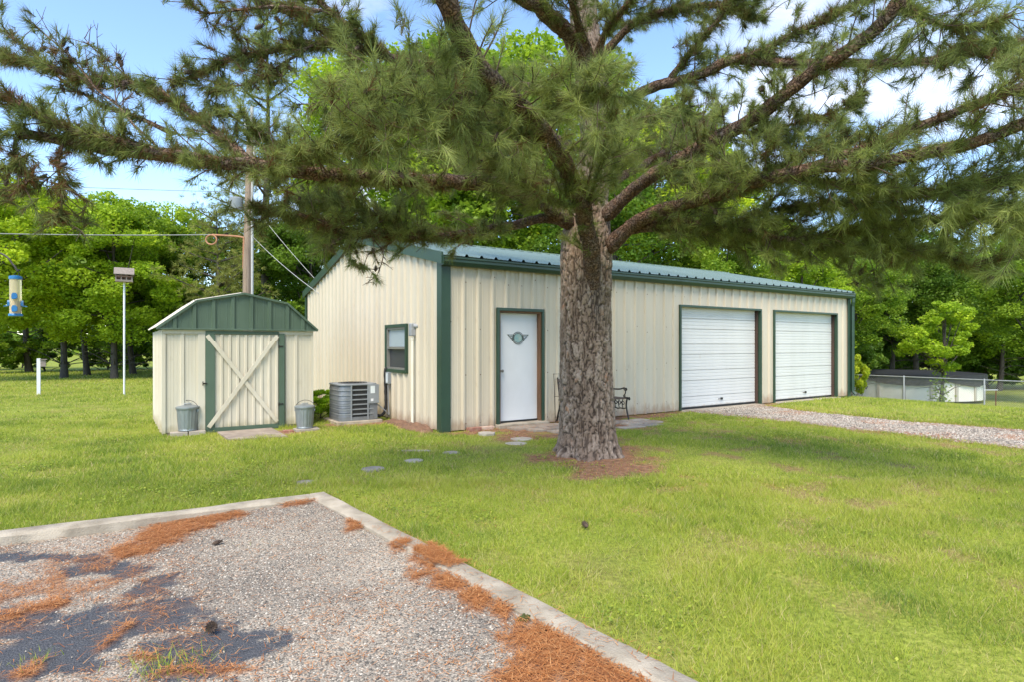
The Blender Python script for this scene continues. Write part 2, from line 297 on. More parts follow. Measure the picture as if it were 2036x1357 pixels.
class MB:
    def __init__(s): s.v = []; s.f = []
    def add(s, vs, fs):
        b = len(s.v); s.v += [tuple(map(float, p)) for p in vs]; s.f += [tuple(i + b for i in f) for f in fs]; return s
    def box(s, x0, x1, y0, y1, z0, z1):
        return s.add([(x0, y0, z0), (x1, y0, z0), (x1, y1, z0), (x0, y1, z0), (x0, y0, z1), (x1, y0, z1), (x1, y1, z1), (x0, y1, z1)],
                     [(0, 3, 2, 1), (4, 5, 6, 7), (0, 1, 5, 4), (1, 2, 6, 5), (2, 3, 7, 6), (3, 0, 4, 7)])
    def bar(s, a, b, w, t, up=(0, 0, 1)):
        a = Vector(a); b = Vector(b); d = (b - a).normalized(); up = Vector(up)
        x = d.cross(up).normalized(); y = x.cross(d).normalized()
        vs = [p + x * (i * w / 2) + y * (j * t / 2) for p in (a, b) for i, j in ((-1, -1), (1, -1), (1, 1), (-1, 1))]
        return s.add(vs, [(0, 3, 2, 1), (4, 5, 6, 7), (0, 1, 5, 4), (1, 2, 6, 5), (2, 3, 7, 6), (3, 0, 4, 7)])
    def tube(s, pts, r, n=8):
        V, F = tube(np.array(pts, float), np.full(len(pts), r) if np.isscalar(r) else np.array(r), n)
        b = len(V); V2 = np.vstack([V, [pts[0]], [pts[-1]]]); m = len(pts)
        F2 = [tuple(f) for f in F] + [((i + 1) % n, i, b) for i in range(n)] + [((m - 1) * n + i, (m - 1) * n + (i + 1) % n, b + 1) for i in range(n)]
        return s.add(V2, F2)
    def lathe(s, prof, n=24, c=(0, 0, 0), fn=None):
        vs = []
        for r, z in prof:
            for i in range(n):
                a = 2 * math.pi * i / n; rr = r * (fn(a, z) if fn else 1)
                vs.append((c[0] + rr * math.cos(a), c[1] + rr * math.sin(a), c[2] + z))
        fs = [(j * n + i, j * n + (i + 1) % n, (j + 1) * n + (i + 1) % n, (j + 1) * n + i) for j in range(len(prof) - 1) for i in range(n)]
        if prof[0][0] > 1e-4: fs.append(tuple(range(n))[::-1])
        if prof[-1][0] > 1e-4: fs.append(tuple((len(prof) - 1) * n + i for i in range(n)))
        return s.add(vs, fs)
    def prism(s, poly, z0, z1):
        n = len(poly); vs = [(x, y, z0) for x, y in poly] + [(x, y, z1) for x, y in poly]
        return s.add(vs, [tuple(range(n))[::-1], tuple(range(n, 2 * n))] + [(i, (i + 1) % n, n + (i + 1) % n, n + i) for i in range(n)])
    def xprism(s, poly, x0, x1):     # poly in (y,z), extruded along x
        n = len(poly); vs = [(x0, y, z) for y, z in poly] + [(x1, y, z) for y, z in poly]
        return s.add(vs, [tuple(range(n))[::-1], tuple(range(n, 2 * n))] + [(i, (i + 1) % n, n + (i + 1) % n, n + i) for i in range(n)])
    def yprism(s, poly, y0, y1):     # poly in (x,z), extruded along y
        n = len(poly); vs = [(x, y0, z) for x, z in poly] + [(x, y1, z) for x, z in poly]
        return s.add(vs, [tuple(range(n)), tuple(range(n, 2 * n))[::-1]] + [(i, n + i, n + (i + 1) % n, (i + 1) % n) for i in range(n)])
    def mesh(s, name, material, smooth=False, bevel=0):
        me = bpy.data.meshes.new(name); me.from_pydata(s.v, [], s.f); me.update()
        if smooth:
            me.polygons.foreach_set('use_smooth', np.ones(len(me.polygons), bool))
            me.set_sharp_from_angle(angle=math.radians(40))
        me.materials.append(material); return me
    def build(s, name, material, parent=None, smooth=False, bevel=0):
        o = link(name, s.mesh(name, material, smooth), parent)
        if bevel:
            md = o.modifiers.new('bevel', 'BEVEL'); md.width = bevel; md.segments = 2; md.limit_method = 'ANGLE'
        return o
def tube(P, R, n=8, ph=0.0):
    P = np.asarray(P, float); m = len(P)
    T = np.gradient(P, axis=0); T /= np.linalg.norm(T, axis=1)[:, None] + 1e-9
    ref = np.array([0, 0, 1.]) if abs(T[0][2]) < .9 else np.array([1., 0, 0])
    A = np.zeros_like(P); x = np.cross(T[0], ref)
    for i in range(m):
        x = x - T[i] * np.dot(x, T[i]); x = x / (np.linalg.norm(x) + 1e-9); A[i] = x
    B = np.cross(T, A); an = np.arange(n) * 2 * math.pi / n + ph
    V = P[:, None, :] + (A[:, None, :] * np.cos(an)[None, :, None] + B[:, None, :] * np.sin(an)[None, :, None]) * np.asarray(R)[:, None, None]
    i = np.arange(m - 1)[:, None] * n; j = np.arange(n)[None, :]; j2 = (j + 1) % n
    F = np.stack([i + j, i + j2, i + n + j2, i + n + j], -1).reshape(-1, 4)
    return V.reshape(-1, 3), F
def spline(pts, step=.08):
    P = np.array(pts, float); P = np.vstack([2 * P[0] - P[1], P, 2 * P[-1] - P[-2]]); res = []
    for k in range(1, len(P) - 2):
        L = np.linalg.norm(P[k + 1] - P[k]); n = max(2, int(L / step)); t = np.linspace(0, 1, n, endpoint=False)[:, None]
        p0, p1, p2, p3 = P[k - 1], P[k], P[k + 1], P[k + 2]
        res.append(.5 * ((2 * p1) + (-p0 + p2) * t + (2 * p0 - 5 * p1 + 4 * p2 - p3) * t * t + (-p0 + 3 * p1 - 3 * p2 + p3) * t ** 3))
    return np.vstack(res + [P[-2][None]])
class Acc:
    """joins many numpy pieces into one mesh"""
    def __init__(s): s.V = []; s.F = []; s.n = 0; s.a = []
    def add(s, V, F, a=None):
        s.V.append(V); s.F.append(np.asarray(F) + s.n); s.n += len(V)
        if a is not None: s.a.append(a)
    def mesh(s, name, m, attr=None, smooth=False):
        return np_mesh(name, np.vstack(s.V), np.vstack(s.F), m, {attr: np.concatenate(s.a)} if attr else None, smooth)
PINE_K = 50; DENS_S = 4.2; DENS_T = 5.2
GRASS = [(300000, 2.3, 6.5, .045, .0046), (260000, 6.2, 11.5, .045, .0075), (130000, 11, 20, .05, .014), (60000, 19, 34, .06, .03)]
# ------------------------------------------------------------------ ground masks (world metres)
KC = np.array([-2.83, -3.06])
E1 = np.array([.37, -4.17]); E1 /= np.linalg.norm(E1)      # kerb towards the camera side
E2 = np.array([-2.47, .17]); E2 /= np.linalg.norm(E2)      # kerb towards the left
KM = np.linalg.inv(np.column_stack([E2, E1]))
KW = .17
PADZ = -.055
TREE = np.array([.72, -2.95])
def pad_st(x, y):
    q = np.stack([np.asarray(x, float) - KC[0], np.asarray(y, float) - KC[1]])
    return KM[0, 0] * q[0] + KM[0, 1] * q[1], KM[1, 0] * q[0] + KM[1, 1] * q[1]
def pad_z(x, y):
    s_, t_ = pad_st(x, y); return PADZ + (fbm(x * 1.2, y * 1.2, 61, 3) - .5) * .03 * sstep(.1, .8, np.minimum(s_, t_)) + .05 * (1 - sstep(.1, 1.6, s_))
def blob(x, y, c, rx, ry, ax=None):
    ax = UX if ax is None else ax
    dx = x - c[0]; dy = y - c[1]; a = dx * ax[0] + dy * ax[1]; b = -dx * ax[1] + dy * ax[0]
    return np.sqrt((a / rx) ** 2 + (b / ry) ** 2)
def blobs(L):
    """(px, py, half width, half height in photo pixels) surveyed on the pad -> centre and radii in metres"""
    r = []
    for px, py, hx, hy in L:
        z = PADZ if px < 650 else -.012; d = (CAM[2] - z) * FPX / (py - 687); r.append((gp(px, py, z), hx * d / FPX, hy * d * d / (FPX * (CAM[2] - z))))
    return r
TARP = blobs([(110, 1295, 170, 85), (30, 1240, 80, 45), (330, 1225, 125, 34), (400, 1310, 140, 55), (100, 1106, 100, 10), (240, 1132, 80, 14), (300, 1160, 34, 26)])
LITP = blobs([(325, 1062, 58, 42), (420, 1036, 62, 18), (250, 1100, 60, 12), (580, 1003, 100, 12), (98, 1205, 42, 15), (865, 1120, 46, 30), (905, 1150, 50, 34), (950, 1185, 42, 30), (1110, 1300, 120, 62), (1200, 1350, 130, 40), (1040, 1345, 80, 30),
              (715, 1040, 22, 24), (800, 1082, 20, 22), (235, 1262, 8, 26), (285, 1308, 34, 7), (410, 1336, 110, 7), (60, 1335, 22, 22), (20, 1225, 28, 6), (1000, 1215, 22, 18)])
def tar_mask(x, y):
    n = (fbm(x * 3.1, y * 3.1, 3, 4) - .5) * 1.9 + (fbm(x * 10, y * 10, 33, 4) - .5) * 1.3; r = 0
    for c, a, b in TARP: r = np.maximum(r, 1 - sstep(.6, 1.35, blob(x, y, c, a, b) + n))
    r = np.maximum(r, .55 * sstep(.62, .75, fbm(x * 1.3 + 5, y * 1.3, 31, 4)))
    return np.clip(r * (.95 + .3 * (fbm(x * 22, y * 22, 8, 2) - .5)), 0, 1)
def lit_mask(x, y):
    n = (fbm(x * 4.3, y * 4.3, 13, 4) - .5) * 1.1 + (fbm(x * 17, y * 17, 14, 3) - .5) * 1.2; r = 0
    for c, a, b in LITP: r = np.maximum(r, 1 - sstep(.6, 1.15, blob(x, y, c, a, b) + n))
    weak = .42 * sstep(.42, .7, fbm(x * 1.9, y * 1.9, 17, 3)) * (1 - sstep(-4.9, -3.9, x)) * sstep(.3, .6, vnoise(x * 14, y * 14, 19))
    return np.clip(np.maximum(r, weak), 0, 1)
DRV = [(5.9, 0), (5.95, -1.0), (6.02, -1.9), (6.15, -3.4), (6.07, -4.8), (6.07, -6), (6.0, -9), (5.9, -14), (8.9, -14), (8.75, -9), (8.5, -5.3), (8.12, -3.6), (8.0, -2.1), (8.35, -1.0), (8.55, 0)]
def drive_in(x, y, m=0.0):
    yy = np.array([0, -1, -1.9, -3.4, -4.8, -6, -9, -14.])[::-1]
    xl = np.interp(y, yy, np.array([5.85, 5.95, 6.02, 6.15, 6.07, 6.07, 6.0, 5.9])[::-1]); xr = np.interp(y, np.array([0, -1, -2.1, -3.6, -5.3, -9, -14.])[::-1], np.array([8.6, 8.3, 8.0, 8.12, 8.5, 8.75, 8.9])[::-1])
    w = (fbm(x * 2.2, y * 2.2, 41, 3) - .5) * .35
    return (x > xl - m + w) & (x < xr + m + w) & (y < -.02) & (y > -14)
BARE = [((.72, -3.05), 1.05, .75), ((.35, -3.75), .8, .42), ((1.7, -.62), 1.25, .55), ((3.2, -.9), 1.0, .55), ((-.2, 1.0), .22, 1.1), ((-.6, 1.75), .5, .18), ((-2.3, 1.55), .95, .34),
        ((1.0, -1.25), .75, .4), ((2.5, -.12), 3.0, .2), ((-1.1, 1.9), .4, .3), ((4.6, -.35), .55, .25), ((5.0, -.1), 1.2, .15), ((-5.9, -1.3), .3, .13), ((-6.1, -1.2), .3, .12), ((8.9, -.12), .45, .25), ((.6, -.3), .7, .25)]
WX = np.array([1., 0])
def bare_mask(x, y):
    n = (fbm(x * 3.3, y * 3.3, 23, 4) - .5) * 1.1; r = 0
    for c, a, b in BARE: r = np.maximum(r, 1 - sstep(.6, 1.15, blob(x, y, c, a, b, WX) + n))
    near = sstep(0, 3, x + 2) * (1 - sstep(6, 8, x)) * (1 - sstep(-1.5, 0, y))
    r = np.maximum(r, .62 * sstep(.53, .70, fbm(x * 2.9 + 9, y * 2.9, 51, 4) + .22 * (vnoise(x * 13, y * 13, 53) - .5)) * (.4 + .6 * near))
    return np.clip(r, 0, 1)

# ------------------------------------------------------------------ lawn, pad, kerb, drive
def axis(lo, hi, step, far):
    out = list(np.arange(lo, hi + 1e-6, step)); d = step
    a = lo
    left = []
    while a > -far: d *= 1.35; a -= d; left.append(a)
    d = step; b = out[-1]; right = []
    while b < far: d *= 1.35; b += d; right.append(b)
    return np.array(left[::-1] + out + right)
xs = axis(-9, 15, .12, 700); ys = axis(-10, 9, .12, 700)
X, Y = np.meshgrid(xs, ys, indexing='ij')
Z = hgt(X, Y) + (fbm(X * .5, Y * .5, 5, 3) - .5) * .05 * (np.hypot(X - 3, Y) < 40) * (1 - (((np.abs(X - 6.4) < 6.9) & (Y > -1.2)) | (np.abs(X - 7.2) < 2.5))) - .02 * drive_in(X, Y, -.1)
st = pad_st(X, Y); Z = np.where((st[0] > -.5) & (st[1] > -.5), Z * .2, Z)
nx, ny = X.shape; idx = np.arange(nx * ny).reshape(nx, ny)
F = np.stack([idx[:-1, :-1], idx[1:, :-1], idx[1:, 1:], idx[:-1, 1:]], -1).reshape(-1, 4)
cx = .5 * (X[:-1, :-1] + X[1:, 1:]).ravel(); cy = .5 * (Y[:-1, :-1] + Y[1:, 1:]).ravel()
cs, ct = pad_st(cx, cy)
F = F[~((cs > .08) & (ct > .08) & (cs < 9) & (ct < 11))]
bare = bare_mask(X, Y) * (np.hypot(X, Y) < 25)
tag(link('lawn', np_mesh('lawn', np.stack([X, Y, Z], -1), F, M['lawn'], {'bare': bare}, True)), kind='structure')
def lawn_z(x, y): return hgt(x, y) + 0.0

def pad_axis(n1, step, end):
    a = [.13 + step * i for i in range(n1)]; d = step
    while a[-1] < end: d *= 1.25; a.append(a[-1] + d)
    return np.array(a)
ss = pad_axis(150, .032, 10); tt = pad_axis(150, .032, 12)
Sg, Tg = np.meshgrid(ss, tt, indexing='ij')
PX = KC[0] + Sg * E2[0] + Tg * E1[0]; PY = KC[1] + Sg * E2[1] + Tg * E1[1]
tar = tar_mask(PX, PY); lit = lit_mask(PX, PY)
PZ = pad_z(PX, PY) - .006 * tar + .01 * lit
idx = np.arange(PX.size).reshape(PX.shape)
F = np.stack([idx[:-1, :-1], idx[:-1, 1:], idx[1:, 1:], idx[1:, :-1]], -1).reshape(-1, 4)
tag(link('gravel_parking_pad', np_mesh('gravel_parking_pad', np.stack([PX, PY, PZ], -1), F, M['gravel'], {'tar': tar, 'litter': lit}, True)), kind='structure')

# kerb: two poured strips meeting in a rounded corner, each with its own edge wear
def kerb_strip(name, d, o, length, other):
    n = 120; prof = [(0, -.12), (0, .012), (.022, .026), (.145, .026), (.168, .010), (.17, -.12)]
    V = []
    for i in range(n + 1):
        a = length * (i / n) ** 1.6
        for k, (w, z) in enumerate(prof):
            j = (vnoise(a * 6, k * 3.7, 5) - .5) * .012 + (vnoise(a * 30, k * 2.1, 6) - .5) * .006
            jj = (vnoise(a * 2, k, 9) - .5) * .014
            p = o + d * a + other * (w + j); V.append((p[0], p[1], z + jj if z > 0 else z))
    m = len(prof); F = [(i * m + k, i * m + k + 1, (i + 1) * m + k + 1, (i + 1) * m + k) for i in range(n) for k in range(m - 1)]
    b = MB().add(V, F); b.f.append(tuple(range(m))); return b
e2n = E2; e1n = E1
k1 = kerb_strip('kerb', E1, KC + E1 * 0 + E2 * 0, 11, E2); k2 = kerb_strip('kerb', E2, KC + E2 * .168, 9, E1)
kb = MB(); kb.add(k1.v, k1.f)
tag(kb.build('kerb', M['concrete'], smooth=True), kind='structure')
kb = MB(); kb.add(k2.v, k2.f); tag(kb.build('kerb', M['concrete'], smooth=True), kind='structure')

# gravel drive to the first roll-up door
xs2 = np.arange(5.3, 9.6, .07); ys2 = np.arange(-14, 0, .07)
X2, Y2 = np.meshgrid(xs2, ys2, indexing='ij'); idx = np.arange(X2.size).reshape(X2.shape)
F = np.stack([idx[:-1, :-1], idx[1:, :-1], idx[1:, 1:], idx[:-1, 1:]], -1).reshape(-1, 4)
cx = .5 * (X2[:-1, :-1] + X2[1:, 1:]).ravel(); cy = .5 * (Y2[:-1, :-1] + Y2[1:, 1:]).ravel()
F = F[drive_in(cx, cy)]
lit2 = np.clip(sstep(.5, .75, fbm(X2 * 1.5, Y2 * 1.5, 71, 4)) * .8 + .7 * (1 - sstep(0, .35, np.minimum(X2 - 5.95, 8.4 - X2))) * sstep(.3, .7, fbm(X2 * 3, Y2 * 3, 72, 3)), 0, .85)
tag(link('gravel_driveway', np_mesh('gravel_driveway', np.stack([X2, Y2, -.004 + .012 * vnoise(X2 * 3, Y2 * 3, 2)], -1), F, M['gravel'], {'tar': X2 * 0, 'litter': lit2}, True)), kind='structure')

# ------------------------------------------------------------------ metal building
BL, BW, BH, RIDGE = 12.9, 8.47, 2.92, 3.92
B = thing('metal_building', 'long cream ribbed-steel building with green roof, trim and two white roll-up doors', 'building', (0, 0, 0))
PITCH = .29
def prof_pts(a, b, minor=True):
    pts = []
    k0 = int((a - .1) / PITCH) - 2
    for k in range(k0, k0 + int((b - a) / PITCH) + 6):
        c = .1 + k * PITCH
        pts += [(c - .040, 0), (c - .016, .038), (c + .016, .038), (c + .040, 0)]
        if minor:
            for q in (1, 2):
                e = c + PITCH * q / 3; pts += [(e - .012, 0), (e, .005), (e + .012, 0)]
    xs_ = np.array([p[0] for p in pts]); ds = np.array([p[1] for p in pts])
    inn = [(float(x), float(d)) for x, d in pts if a + 1e-4 < x < b - 1e-4]
    return [(a, float(np.interp(a, xs_, ds)))] + inn + [(b, float(np.interp(b, xs_, ds)))]
def sheet(mb, a, b, zb, zt, place):
    ps = prof_pts(a, b); v = []; f = []
    for x, d in ps: v += [place(x, d, zb(x)), place(x, d, zt(x))]
    for i in range(len(ps) - 1): f.append((2 * i, 2 * i + 2, 2 * i + 3, 2 * i + 1))
    mb.add(v, f)
def wall(place, length, ztop, openings, mname='cream', flip=False):
    pw = PITCH * 3; n = math.ceil(length / pw - 1e-6)
    for k in range(n):
        a, b = k * pw, min((k + 1) * pw, length)
        if b - a < .02: continue
        cuts = sorted({a, b} | {c for o in openings for c in o[:2] if a < c < b} | ({BW / 2} if ztop is GT and a < BW / 2 < b else set()))
        mb = MB()
        for c, d in zip(cuts, cuts[1:]):
            m = .5 * (c + d); o = [q for q in openings if q[0] < m < q[1]]
            if o:
                q = o[0]
                if q[2] > .05: sheet(mb, c, d, lambda x: .02, lambda x: q[2], place)
                sheet(mb, c, d, lambda x: q[3], ztop, place)
            else: sheet(mb, c, d, lambda x: .02, ztop, place)
        mb.build('wall_panel', M[mname], B)
def GT(y): return RIDGE - .02 - abs(y - BW / 2) * (RIDGE - 2.95) / (BW / 2)
FRONT_OP = [(1.07, 2.06, 0, 2.12), (5.80, 8.72, 0, 2.35), (9.28, 12.22, 0, 2.35)]
wall(lambda x, d, z: (x, -d, z), BL, lambda x: BH, FRONT_OP)
wall(lambda x, d, z: (-d, x, z), BW, GT, [(1.42, 2.43, .95, 1.86)])
wall(lambda x, d, z: (BL + d, x, z), BW, GT, [])
wall(lambda x, d, z: (x, BW + d, z), BL, lambda x: BH, [])
# screws in rows on the front and gable walls
scr = MB()
def screw(p, ax):
    r = .011; n = 6
    for a in (0,):
        vs = []
        for i in range(n):
            t_ = i * 2 * math.pi / n; c, s_ = r * math.cos(t_), r * math.sin(t_)
            vs.append((p[0] + c, p[1] - .006, p[2] + s_) if ax == 'y' else (p[0] - .006, p[1] + c, p[2] + s_))
        vs.append((p[0], p[1] - .010, p[2]) if ax == 'y' else (p[0] - .010, p[1], p[2]))
        scr.add(vs, [(i, (i + 1) % n, n) for i in range(n)])
for k in range(int(BL / PITCH)):
    for z in (.12, .95, 1.75, 2.55):
        x = .1 + k * PITCH + .05 + random.uniform(-.01, .01)
        if not any(o[0] - .1 < x < o[1] + .1 and z < o[3] + .05 for o in FRONT_OP): screw((x, 0, z + (.12 if k % 3 == 0 else 0)), 'y')
for k in range(int(BW / PITCH)):
    for z in (.15, 1.0, 1.92, 2.75):
        y = .1 + k * PITCH + .05 + random.uniform(-.01, .01)
        if not (1.3 < y < 2.55 and .85 < z < 1.95): screw((0, y, z + (.1 if k % 3 == 0 else 0)), 'x')
o = scr.build('screws', M['rust'], B); o['kind'] = 'stuff'
# roof
RY0, RZ0 = -.13, 2.965
RS = (RIDGE + .03 - RZ0) / (BW / 2 - RY0)
pw = PITCH * 3
for side in (0, 1):
    for k in range(math.ceil((BL + .16) / pw)):
        a, b = -.08 + k * pw, min(-.08 + (k + 1) * pw, BL + .08)
        if b - a < .02: continue
        mb = MB(); ps = prof_pts(a, b); v = []; f = []
        for x, d in ps:
            y0, y1 = (RY0, BW / 2 - .02) if side == 0 else (BW - RY0, BW / 2 + .02)
            v += [(x, y0, RZ0 + d), (x, y1, RIDGE + .03 + d)]
        for i in range(len(ps) - 1): f.append((2 * i, 2 * i + 2, 2 * i + 3, 2 * i + 1) if side == 0 else (2 * i, 2 * i + 1, 2 * i + 3, 2 * i + 2))
        mb.add(v, f).build('roof_panel', M['roof'], B)
MB().xprism([(BW / 2 - .2, RIDGE + .025), (BW / 2, RIDGE + .085), (BW / 2 + .2, RIDGE + .025), (BW / 2 + .2, RIDGE + .035), (BW / 2, RIDGE + .095), (BW / 2 - .2, RIDGE + .035)], -.09, BL + .09).build('ridge_cap', M['roof'], B)
# gutter (open-top box) and trims
MB().xprism([(-.035, 2.80), (-.115, 2.80), (-.15, 2.86), (-.15, 2.90), (-.165, 2.915), (-.165, 2.945), (-.158, 2.945), (-.158, 2.92), (-.143, 2.905), (-.143, 2.865), (-.112, 2.808), (-.043, 2.808), (-.043, 2.95), (-.035, 2.95)], -.06, BL + .06).build('gutter', M['green'], B)
for xg in (-.065, BL + .0605): MB().box(xg, xg + .0045, -.16, -.036, 2.80, 2.948).build('gutter_end_cap', M['green'], B)
for x0, sx in ((0, -1), (BL, 1)):
    mb = MB()
    for ya, yb in ((RY0, BW / 2), (BW - RY0, BW / 2)):
        za, zb = RZ0, RIDGE + .03
        xa, xb = x0 + sx * .052, x0 + sx * .085
        for (p, q) in (((0, -.15), (0, .05)),):
            v = [(xa, ya, za - .15), (xb, ya, za - .15), (xb, ya, za + .045), (xa, ya, za + .045), (xa, yb, zb - .15), (xb, yb, zb - .15), (xb, yb, zb + .045), (xa, yb, zb + .045)]
            mb.add(v, [(0, 1, 2, 3), (7, 6, 5, 4), (0, 4, 5, 1), (1, 5, 6, 2), (2, 6, 7, 3), (3, 7, 4, 0)])
    mb.build('rake_trim', M['green'], B)
def corner(x, y, sx, sy, w=.13):
    mb = MB(); e = .042
    pa = [(x + sx * e, y + sy * e), (x + sx * e, y - sy * w), (x + sx * (e - .006), y - sy * w), (x + sx * (e - .006), y + sy * (e - .006)), (x - sx * w, y + sy * (e - .006)), (x - sx * w, y + sy * e)]
    mb.prism(pa, 0, 2.90); return mb.build('corner_trim', M['green'], B)
corner(0, 0, -1, -1); corner(BL, 0, 1, -1); corner(0, BW, -1, 1); corner(BL, BW, 1, 1)
# downspout with swan neck
mb = MB(); dx = BL + .03
mb.tube([(dx, -.11, 2.82), (dx, -.11, 2.70), (dx + .02, -.085, 2.58), (dx + .02, -.085, 1.2), (dx + .02, -.085, .16), (dx + .04, -.16, .06)], .05, 4)
mb.build('downspout', M['green'], B)
# personnel door
def frame(mb, x0, x1, z1, w, y0, y1, z0=.0):
    mb.box(x0, x0 + w, y0, y1, z0, z1 - w); mb.box(x1 - w, x1, y0, y1, z0, z1 - w); mb.box(x0, x1, y0, y1, z1 - w, z1)
mb = MB(); frame(mb, 1.05, 2.08, 2.14, .052, -.045, .09); mb.build('door_trim', M['green'], B, bevel=.003)
mb = MB(); frame(mb, 1.103, 2.027, 2.087, .03, -.018, .14, .07); mb.build('door_jamb', M['jamb'], B)
d = MB().box(1.135, 1.995, .075, .119, .085, 2.055).build('door', M['door_white'], B, bevel=.002)
MB().box(1.135, 1.995, .066, .0745, .072, .10).build('door_sweep', M['rubber'], d)
kn = MB(); V_, F_ = tube(np.array([(1.195, .074, 1.0), (1.195, .03, 1.0), (1.195, .025, 1.0), (1.195, .01, 1.0), (1.195, .002, 1.0)]), [.012, .012, .026, .028, .012], 12)
kn.add(V_, [tuple(f) for f in F_]).build('door_knob', M['alu'], d, True)
MB().box(1.02, 2.11, -.16, .14, -.03, .065).build('door_threshold', M['concrete'], B, bevel=.006)
# winged emblem, flat mounted on the door
ec = (1.565, 1.60)
em = MB(); n = 32
def ring(mb, r0, r1, y0, y1, c=ec, sx=1.0):
    v = []
    for i in range(n):
        a = 2 * math.pi * i / n; ca, sa = math.cos(a) * sx, math.sin(a)
        v += [(c[0] + r0 * ca, y0, c[1] + r0 * sa), (c[0] + r1 * ca, y0, c[1] + r1 * sa), (c[0] + r1 * ca, y1, c[1] + r1 * sa), (c[0] + r0 * ca, y1, c[1] + r0 * sa)]
    f = []
    for i in range(n):
        j = (i + 1) % n
        for k in range(4): f.append((4 * i + k, 4 * j + k, 4 * j + (k + 1) % 4, 4 * i + (k + 1) % 4))
    mb.add(v, f)
ring(em, .085, .122, .066, .0745)
for sx in (-1, 1):
    for i, z in enumerate((.062, .030, -.002, -.034, -.062)):
        x_out = .228 - i * .034
        em.box(*sorted((ec[0] + sx * .10, ec[0] + sx * x_out)), .067, .0745, ec[1] + z - .0055, ec[1] + z + .0055)
    em.bar((ec[0] + sx * .228, .0708, ec[1] + .066), (ec[0] + sx * .082, .0708, ec[1] - .072), .0065, .010, (0, 1, 0))
e = em.build('door_emblem', M['ink'], d)
gl = MB(); v = [(ec[0], .069, ec[1])] + [(ec[0] + .085 * math.cos(2 * math.pi * i / n), .069, ec[1] + .085 * math.sin(2 * math.pi * i / n)) for i in range(n)]
gl.add(v, [(0, 1 + i, 1 + (i + 1) % n) for i in range(n)]); gl.build('emblem_globe', M['emblem_globe'], d)
let = MB()
for a in list(np.arange(35, 150, 13)) + list(np.arange(205, 340, 13)):
    a = math.radians(a); c = (ec[0] + .104 * math.cos(a), .0645, ec[1] + .104 * math.sin(a)); r_ = (math.cos(a), 0, math.sin(a))
    let.bar((c[0] - r_[0] * .009, c[1], c[2] - r_[2] * .009), (c[0] + r_[0] * .009, c[1], c[2] + r_[2] * .009), .008, .002, (0, 1, 0))
let.build('emblem_lettering', M['label'], d)
# roll-up doors
def rollup(x0, x1, h, hx):
    r = MB(); r.box(x0 + .04, x1 - .04, .108, .125, .0, .055); rd = r.build('roll_up_door', M['rubber'], B)
    mb = MB(); frame(mb, x0 - .02, x1 + .02, h + .02, .045, -.048, .03); mb.build('door_trim', M['green'], B, bevel=.003)
    MB().box(x0 + .026, x0 + .05, .032, .14, .02, h - .026).build('door_jamb', M['dark_jamb'], B)
    MB().box(x1 - .05, x1 - .026, .032, .14, .02, h - .026).build('door_jamb', M['dark_jamb'], B)
    MB().box(x0 - .02, x1 + .02, -.14, .14, -.05, .012).build('door_sill', M['concrete'], B, bevel=.006)
    z = .06; k = 0; a, b = x0 + .06, x1 - .06
    while z < h - .03:
        s_ = (.235, .36)[k % 2]; zt = min(z + s_, h - .005); pr = []
        nb = 3 if k % 2 == 0 else 5
        pr.append((.125, z)); pr.append((.102, z + .011))
        for q in range(1, nb):
            zz = z + (zt - z) * q / nb
            pr += [(.102, zz - .010), (.108, zz - .005), (.108, zz + .005), (.102, zz + .010)]
        pr += [(.102, zt - .011), (.125, zt - .003)]
        v = []; 
        for y, q in pr: v += [(a, y, q), (b, y, q)]
        f = [(2 * i, 2 * i + 1, 2 * i + 3, 2 * i + 2) for i in range(len(pr) - 1)]
        MB().add(v, f).build('slat', M['garage'], rd)
        z = zt; k += 1
    MB().box(a, b, .126, .14, .05, h).build('curtain_backing', M['garage'], rd)
    g = MB(); g.tube([(hx - .09, .10, .20), (hx - .09, .07, .20), (hx + .02, .07, .195), (hx + .02, .10, .195)], .008, 6); g.box(hx - .01, hx + .06, .085, .101, .175, .225)
    g.build('lift_handle', M['iron'], rd)
rollup(5.80, 8.72, 2.35, 7.35); rollup(9.28, 12.22, 2.35, 10.85)
# sash window on the gable wall
w0, w1, z0, z1 = 1.42, 2.43, .95, 1.86
def yframe(mb, a, b, c, d_, w, xo, xi):
    mb.box(xo, xi, a, a + w, c, d_); mb.box(xo, xi, b - w, b, c, d_); mb.box(xo, xi, a + w, b - w, c, c + w); mb.box(xo, xi, a + w, b - w, d_ - w, d_)
mb = MB(); yframe(mb, w0 - .02, w1 + .02, z0 - .02, z1 + .02, .06, -.05, .05); wd = mb.build('window', M['green'], B, bevel=.003)
mb = MB(); yframe(mb, w0 + .041, w1 - .041, z0 + .041, z1 - .041, .035, -.03, .06); mb.box(-.032, .05, w0 + .076, w1 - .076, 1.385, 1.43); mb.build('sash_frame', M['alu'], wd)
MB().box(.012, .018, w0 + .077, w1 - .077, 1.431, z1 - .077).build('pane', M['glass_frost'], wd)
MB().box(.026, .032, w0 + .077, w1 - .077, z0 + .077, 1.384).build('insect_screen', M['screen'], wd)
MB().box(.07, .075, w0 - .1, w1 + .1, z0 - .1, z1 + .1).build('window_backing', M['rubber'], wd)
